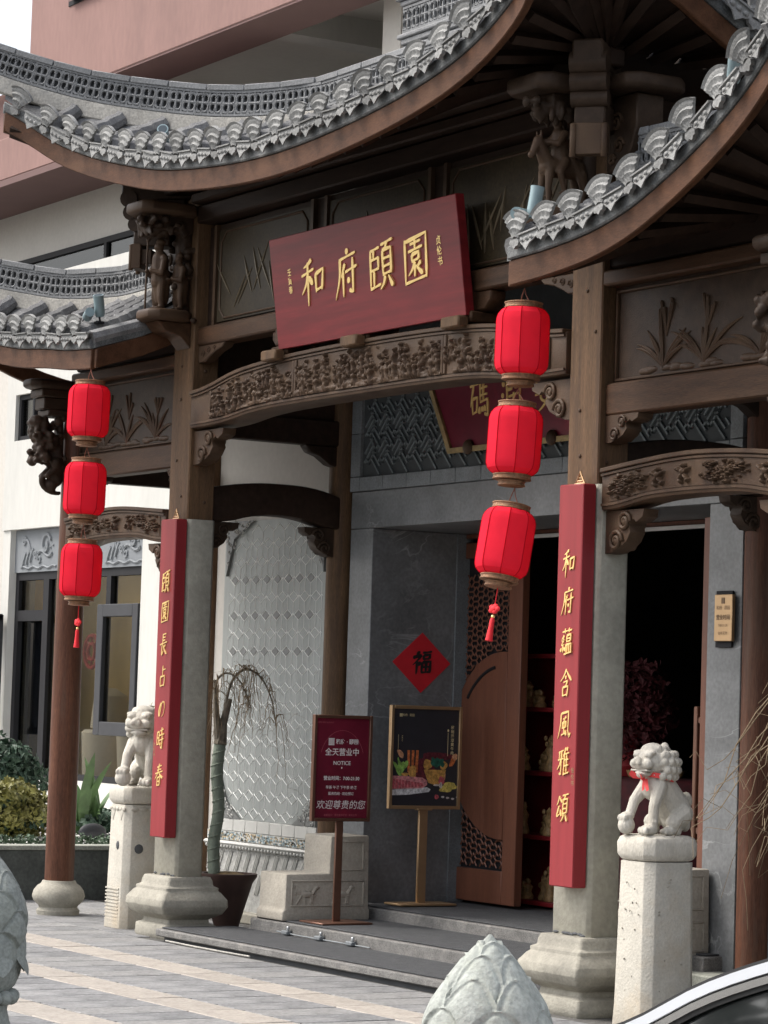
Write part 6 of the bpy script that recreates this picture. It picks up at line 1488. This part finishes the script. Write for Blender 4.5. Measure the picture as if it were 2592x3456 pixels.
def build_planter():
    t = thing('planter', 'low raised planter of dark stone with a pale coping, left of the gateway', 'planter', (-6.5, 0, 0))
    part('planter_wall', MB().box(-3.42, -3.30, -3.0, 2.98, -.02, .385).box(-10, -3.42, -3.0, -2.88, -.02, .385), 'planter', t, bevel=.005)
    for k in range(5): part('joint', MB().box(-3.3005, -3.2985, -2.2+1.1*k, -2.192+1.1*k, 0, .385), 'planter_cap', t)
    part('coping', MB().box(-3.50, -3.285, -3.02, 2.98, .387, .425), 'planter_cap', t, bevel=.006)
    part('bed', MB().box(-10, -3.5, -2.88, 2.98, 0, .40), 'gravel', t)
    # gravel stones
    m = MB(); r = np.random.RandomState(4)
    for k in range(1500):
        x, y = r.uniform(-5.6, -3.72), r.uniform(-.6, 2.6); m.ball((x, y, .405), (r.uniform(.015, .035), r.uniform(.015, .035), .018), 5, 3)
    solo('gravel', m, 'gravel', None, None, kind='stuff', smooth=60)
    h = MB()
    e = thing('clipped_hedge', 'low clipped green edging along the planter coping', 'hedge', (-3.62, 0, .4))
    for k in range(24): foliage('foliage', e, (-3.62, -2.8+.235*k, .44), (.10, .15, .055), 230, 'leaf_hedge', .020, seedk=k+3, shell=.3)
    b = thing('golden_shrub', 'rounded shrub with yellow green leaves behind the white gravel', 'shrub', (-4.9, .95, .4))
    foliage('foliage', b, (-4.8, .80, .63), (.40, .46, .25), 4200, 'leaf_gold', .032, seedk=5, shell=.45); foliage('foliage', b, (-4.9, .42, .60), (.3, .3, .22), 1500, 'leaf_gold', .032, seedk=15, shell=.45)
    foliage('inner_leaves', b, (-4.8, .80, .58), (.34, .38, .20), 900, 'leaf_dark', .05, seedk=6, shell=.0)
    br = MB()
    for k in range(14): a = k*.45; br.tube([(-4.8, .8, .4), (-4.8+.3*math.cos(a), .8+.3*math.sin(a), .62)], .006, 4)
    part('branches', br, 'bark', b)
    b = thing('dark_shrub', 'taller dark green shrub under the shop window', 'shrub', (-6.4, 1.5, .4))
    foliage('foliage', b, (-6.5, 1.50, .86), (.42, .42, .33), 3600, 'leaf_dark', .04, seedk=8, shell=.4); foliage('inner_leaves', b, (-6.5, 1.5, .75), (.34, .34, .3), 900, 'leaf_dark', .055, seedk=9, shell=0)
    part('stem', MB().tube([(-6.5, 1.5, .4), (-6.48, 1.5, .8)], .02, 6), 'bark', b)
    g = thing('ground_cover', 'low dark creeping plants at the back of the planter bed', 'ground cover', (-5.4, 2.0, .4))
    for k in range(9): foliage('foliage', g, (-5.5+rng.uniform(-.5, .5), 1.75+.15*k, .50), (.26, .22, .12), 420, 'leaf_dark', .034, seedk=20+k, shell=.2)
    c = thing('canna_plant', 'upright plant with broad pointed green leaves in the bed before the shop window', 'plant', (-5.1, 1.78, .42))
    for k in range(9):
        a = rng.uniform(0, 6.3); l = rng.uniform(.42, .72); lean = rng.uniform(.08, .28); w = rng.uniform(.04, .065); m = MB(); ox, oy = rng.uniform(-.12, .12), rng.uniform(-.18, .16)
        def P(u, v):
            s = (u-.5)*2; ww = w*math.sin(PI*min(1, .06+v*.94))**.8
            d = lean*v*v*l/.5
            return (-5.1+ox+math.cos(a)*d-math.sin(a)*s*ww, 1.78+oy+math.sin(a)*d+math.cos(a)*s*ww, .42+l*v-.10*abs(s)*ww*0)
        m.grid(P, 4, 10); part('leaf', m, 'leaf_canna', c)
    s = thing('rock_speaker', 'grey oval garden speaker lying on the white gravel', 'speaker', (-4.15, 1.33, .41))
    part('shell', MB().ball((-4.15, 1.33, .485), (.05, .125, .075), 18, 12), 'frame_grey', s); part('grille', MB().lathe([(.05, 0), (.06, .004)], 18, (-4.15, 1.33, .41)), 'frame_dark', s)
build_planter()

def build_pots():
    # twisting bare shrub in a clay pot behind the left pillar
    t = thing('potted_weeping_tree', 'bare weeping tree with wrapped trunk in a dark clay pot behind the left square pillar', 'potted tree', (-.30, .55, .02))
    bx, by = -.30, .55
    part('pot', MB().lathe([(.075, .02), (.085, .03), (.175, .34), (.205, .385), (.205, .405), (.175, .405), (.165, .35)], 28, (bx, by, 0)), 'clay', t)
    part('soil', MB().lathe([(.168, .35), (.16, .385), (.05, .415)], 20, (bx, by, 0)), 'soil', t)
    P = [(bx-.02, by-.10, .40), (bx-.03, by-.105, .62), (bx-.015, by-.085, .85), (bx-.03, by-.10, 1.1), (bx-.02, by-.09, 1.30)]
    tr = part('trunk', MB().tube(catmull(P, 8), [.042]*33, 12), 'wrap', t)
    wr = MB()
    cl = catmull(P, 8)
    def ctr(z): k = min(range(len(cl)), key=lambda q: abs(cl[q].z-z)); return cl[k]
    wr.tube([(ctr(.42+.85*v).x+.0395*math.cos(v*64), ctr(.42+.85*v).y+.0395*math.sin(v*64), .42+.85*v) for v in np.linspace(0, 1, 190)], .0075, 6)
    part('wrapping', wr, 'wrap', tr)
    part('trunk_top', MB().tube([(bx-.02, by-.09, 1.30), (bx-.02, by-.07, 1.45), (bx-.01, by-.03, 1.62)], [.05, .03, .02], 8).tube([(bx-.02, by-.09, 1.28), (bx-.03, by-.12, 1.50), (bx-.03, by-.14, 1.75)], [.04, .024, .014], 8), 'bark', t)
    limb = catmull([(bx-.02, by-.06, 1.55), (bx-.01, by-.02, 1.74), (bx, by+.08, 1.83), (bx+.01, by+.20, 1.78), (bx+.02, by+.29, 1.62), (bx+.02, by+.33, 1.44)], 6)
    limb2 = catmull([(bx-.03, by-.12, 1.55), (bx-.02, by-.14, 1.72), (bx+.05, by-.10, 1.80), (bx+.12, by-.02, 1.74), (bx+.16, by+.05, 1.56)], 6)
    part('limb', MB().tube(limb, [.012-.009*i/len(limb) for i in range(len(limb))], 6), 'bark', t); part('limb', MB().tube(limb2, [.011-.008*i/len(limb2) for i in range(len(limb2))], 6), 'bark', t)
    r = np.random.RandomState(12); m = MB()
    for k in range(58):
        L = limb if k % 5 < 3 else limb2; sp = L[r.randint(3, len(L))]; az = r.uniform(0, 2*PI); reach = r.uniform(.04, .17); drop = r.uniform(.10, .55); q = []
        for i in range(9):
            v = i/8; q.append((sp.x+math.cos(az)*reach*v**.6+r.normal(0, .006), sp.y+math.sin(az)*reach*v**.6+r.normal(0, .006), sp.z+.05*math.sin(PI*min(1, v*2))-drop*max(0, v-.15)**1.15))
        m.tube(q, [.0026*(1-v/9)+.0008 for v in range(9)], 4, cap=False)
        for i in range(2, 9, 2):
            d = r.normal(0, .03, 3); m.tube([q[i], tuple(np.add(q[i], d)), tuple(np.add(q[i], d*1.6+np.array([0, 0, -.03])))], .0010, 3, cap=False)
    part('branches', m, 'twig', t, kind='stuff')
    # bare shrub in a fretted pot at the right edge
    t = thing('potted_bare_shrub', 'bare drooping shrub in a patterned pot at the right edge', 'potted tree', (6.35, .45, 0))
    bx, by = 6.42, .52
    part('pot', MB().lathe([(.20, 0), (.24, .05), (.25, .3), (.29, .52), (.31, .62), (.345, .66), (.345, .76), (.30, .76), (.28, .6)], 30, (bx, by, 0)), 'ridge_brick', t)
    k_ = MB()
    for k in range(22):
        a = k*2*PI/22; 
        for z0, z1, dz in ((.675, .745, 0),): k_.tube([((.347)*math.cos(a+d), .347*math.sin(a+d), z) for d, z in ((0, z0), (0, z1), (.16, z1), (.16, z0+.02), (.08, z0+.02), (.08, z1-.025))], .006, 4)
        for z in (.2, .3, .4, .5): k_.tube([(.253*math.cos(a+d)*(1+.15*(z > .35)), .253*math.sin(a+d)*(1+.15*(z > .35)), z+e) for d, e in ((0, 0), (.14, .03), (.28, 0))], .008, 4)
    k_.v = [(x+bx, y+by, z) for x, y, z in k_.v]; part('pot_fret', k_, 'tile_grey', t)
    part('soil', MB().lathe([(.3, .68), (.28, .72), (.05, .74)], 20, (bx, by, 0)), 'soil', t)
    part('trunk', MB().tube([(bx, by, .7), (bx+.03, by, 1.0), (bx-.02, by+.02, 1.4), (bx, by, 1.8)], [.05, .042, .034, .02], 8), 'bark', t)
    m = MB(); r = np.random.RandomState(31)
    for k in range(60):
        az = r.uniform(0, 2*PI) if k % 2 else r.uniform(2.6, 4.4); reach = r.uniform(.3, .85); up = r.uniform(.0, .25); drop = r.uniform(.3, 1.0); s = Vector((bx, by, r.uniform(1.3, 1.85))); q = []
        for i in range(10):
            v = i/9; q.append((s.x+math.cos(az)*reach*v**.75+r.normal(0, .012), s.y+math.sin(az)*reach*v**.75+r.normal(0, .012), s.z+up*math.sin(PI*min(1, v*1.3))-drop*max(0, v-.3)**1.2))
        m.tube(q, [.0042*(1-v/10)+.0012 for v in range(10)], 4, cap=False)
        for i in range(3, 10, 2):
            d = r.normal(0, .07, 3); m.tube([q[i], tuple(np.add(q[i], d)), tuple(np.add(q[i], d*1.5+np.array([0, 0, -.08])))], .0016, 3, cap=False)
    part('branches', m, 'twig', t, kind='stuff')
    # chrysanthemum behind the left lion
    t = thing('chrysanthemum', 'small yellow flowered plant beside the head of the left stone lion', 'plant', (-.95, .37, .0))
    part('pot', MB().lathe([(.07, 0), (.08, .3), (.10, 1.1), (.09, 1.1), (.08, 1.0)], 20, (-.95, .37, 0)), 'clay', t)
    foliage('foliage', t, (-.93, .34, 1.45), (.10, .13, .17), 420, 'leaf_mum', .018, seedk=44, shell=.1); part('stems', MB().tube([(-.95, .37, 1.0), (-.93, .34, 1.45)], .006, 5).tube([(-.95, .37, 1.0), (-.93, .4, 1.6)], .005, 5).tube([(-.95, .37, 1.0), (-.97, .3, 1.6)], .005, 5), 'twig', t)
    # turned baluster stone behind the left lion post
    t = thing('turned_stone', 'short turned stone stand behind the left lion post', 'stone stand', (-1.02, .42, 0))
    part('stand', MB().rect_lathe([(.02, -.01), (.025, .09), (-.02, .12), (-.03, .17), (.0, .20), (-.03, .23), (-.035, .27), (-.005, .30), (-.03, .33), (-.02, .36), (.02, .38), (.03, .44), (.02, .47)], .13, .13, (-1.02, .42, 0), .02), 'stone_ped', t, bevel=.004)
build_pots()

# ------------------------------------------------------------------ floodlights on the roofs
def build_floodlights():
    def fl(c, d, lab, l=.15, second=None):
        t = thing('roof_floodlight', lab, 'floodlight', c, 'small tube floodlights on the tiled roofs'); d = Vector(d).normalized()
        part('tube', MB().tube([-d*l/2, -d*l*.3, d*l*.35, d*l/2], [.030, .036, .036, .038], 14), 'lamp_metal', t, local=True)
        part('lens', MB().tube([d*l*.47, d*l*.505], .030, 14), 'glass_dark', t, local=True)
        part('stay', MB().tube([(0, 0, -.02), (0, .01, -.11)], .008, 6).box(-.03, .03, -.02, .03, -.125, -.11), 'frame_dark', t, local=True)
        if second: 
            e = Vector(second).normalized(); part('tube', MB().tube([Vector((-.06, -.05, -.06))-e*l*.5, Vector((-.06, -.05, -.06))+e*l*.5], .033, 14), 'lamp_metal', t, local=True)
        part('cable', MB().tube([(0, .02, -.05), (-.08, -.0, -.03), (-.14, -.06, -.10)], .004, 5), 'frame_dark', t, local=True)
    fl((-.28, -.62, 4.285), (.25, -.25, .9), 'double floodlight on the left side roof above the hanging lanterns', .15, (.9, -.3, .1))
    fl((.62, -.62, 5.33), (.7, -.5, .35), 'floodlight lying on the middle roof tiles, right of the other one there')
    fl((-.36, -.62, 5.49), (.3, -.6, -.4), 'floodlight on the middle roof tiles nearest its left corner')
    fl((5.10, -.66, 4.27), (.1, .1, .95), 'double floodlight at the low end of the right side roof', .17, (.6, -.7, -.1))
    fl((6.72, -.62, 4.72), (.35, -.2, .85), 'floodlight high up on the right side roof', .17)
build_floodlights()

# ------------------------------------------------------------------ parked car
def build_car():
    t = thing('parked_car', 'silver car parked in the right foreground, its roof line and rear side window showing', 'car', (14.4, -4.75, 0))
    Y0 = -5.62; Y1 = -3.95; ym = (Y0+Y1)/2
    # side profile of the fastback
    lower = [(12.15, .30), (12.10, .55), (12.12, .80), (12.30, .90), (12.62, .92), (16.2, .98), (16.9, .86), (17.0, .6), (16.95, .30)]
    b = MB()
    ring = [];  
    secs = [(Y0+.03, .30, 0), (Y0-.0, .55, 1), (Y0+.02, .8, 1), (Y0+.09, .94, 1)]
    part('body', MB().prism(lower, Y0, Y1), 'car_paint', t, bevel=.06, segs=3)
    top = spline([12.55, 12.89, 13.07, 13.18, 13.29, 13.6, 14.0, 14.6, 15.2, 15.7, 16.2], [.90, 1.005, 1.088, 1.127, 1.160, 1.255, 1.345, 1.42, 1.40, 1.27, .98])
    xs = [12.55+3.65*i/60 for i in range(61)]
    # the roof shell: arcs across the car between its two roof rails
    def roof(u, v):
        x = xs[round(u*60)]; zt = top(x)-.018; inn = .10*min(1, (zt-.9)/.5)
        y = Y0+inn+(Y1-Y0-2*inn)*v; return (x, y, zt+.045*math.sin(PI*v)*min(1, (zt-.9)/.3))
    g = MB().grid(roof, 60, 12)
    part('roof', g, 'car_paint', t, smooth=60)
    side = lambda x: Y0+.10*min(1, max(0, (top(x)-.9)/.5))
    for s, nm in ((0, 'near'), (1, 'far')):
        f = (lambda y: y) if s == 0 else (lambda y: Y0+Y1-y)
        def band(name, o0, o1, m, out, bev=0):
            vs = []; fs = []
            L = [x for x in xs if 12.62 <= x <= 16.1]
            for x in L:
                dz = (top(x+.01)-top(x-.01))/.02; nx, nz = -dz/math.hypot(1, dz), 1/math.hypot(1, dz)
                for o, d in ((o0, 0), (o0, -out), (o1, -out), (o1, 0)): vs.append((x-nx*o, f(side(x)+d), top(x)-nz*o))
            n = len(L)
            fs = [(i*4+k, i*4+(k+1) % 4, (i+1)*4+(k+1) % 4, (i+1)*4+k) for i in range(n-1) for k in range(4)]
            part(name, MB().add(vs, fs), m, t, smooth=50, bevel=bev)
        band('roof_seal', -.003, .004, 'rubber', .006); band('roof_rail', .004, .024, 'car_paint', .010); band('seal', .024, .029, 'rubber', .004); band('window_trim', .029, .043, 'chrome', .010); band('window_seal', .043, .052, 'rubber', .004)
        L = [x for x in xs if 12.72 <= x <= 16.0]
        pts = [(x, top(x)-.050*math.hypot(1, (top(x+.01)-top(x-.01))/.02)) for x in L]; pts = [(x, z) for x, z in pts if z > .945]
        vs = [(x, f(side(x)+.004), z) for x, z in pts]+[(x, f(Y0+.02), .935) for x, z in pts]
        n = len(pts); part('side_window', MB().add(vs, [(i, i+1, n+i+1, n+i) for i in range(n-1)]), 'car_glass', t)
        part('waist_trim', MB().box(12.7, 16.1, min(f(Y0-.004), f(Y0+.02)), max(f(Y0-.004), f(Y0+.02)), .920, .938), 'chrome', t)
        for x in (12.95, 16.05):
            w = part('wheel', MB().lathe([(.2, -.09), (.30, -.10), (.32, -.06), (.32, .06), (.30, .10), (.2, .09)], 28, (0, 0, 0)), 'tyre', t, local=True)
            w.location = (x-14.4, f(Y0+.10)+4.75, .32); w.rotation_euler = (R(90), 0, 0)
            part('rim', MB().lathe([(.02, -.085), (.19, -.08), (.2, 0), (.19, .08), (.02, .085)], 20), 'steel', w, local=True)
    part('windscreen', MB().add([(16.1, Y0+.12, 1.0), (16.1, Y1-.12, 1.0), (15.3, Y1-.2, 1.40), (15.3, Y0+.2, 1.40)], [(0, 1, 2, 3)]), 'car_glass', t)
    for y in (Y0+.2, Y1-.2): part('tail_light', MB().box(12.09, 12.16, y-.12, y+.12, .68, .80), 'ribbon', t, bevel=.01)
    # conifer across the road, seen only mirrored in the glass
    c = thing('conifer', 'dark conifer standing across the road', 'tree', (2.3, -14.5, 0))
    part('trunk', MB().tube([(2.3, -14.5, 0), (2.3, -14.5, 3.0), (2.35, -14.5, 6.2)], [.16, .11, .03], 8), 'bark', c)
    m = MB(); r = np.random.RandomState(9)
    for k in range(900):
        z = r.uniform(.7, 6.2); L = (6.6-z)*.36*r.uniform(.5, 1); a = r.uniform(0, 6.3); p = Vector((2.3, -14.5, z)); d = Vector((math.cos(a), math.sin(a), -.12)); n = Vector((-d.y, d.x, 0))*.07
        m.add([tuple(p+d*L*.25), tuple(p+d*L*.7+n), tuple(p+d*L+Vector((0, 0, -.12))), tuple(p+d*L*.7-n)], [(0, 1, 2, 3)])
    part('crown', m, 'leaf_dark', c, smooth=0, kind='stuff')
build_car()
foliage('flowers', FL[0], (1.55, 2.65, 1.62), (.36, .26, .36), 3200, 'red_flower', .028, seedk=61, shell=.2)
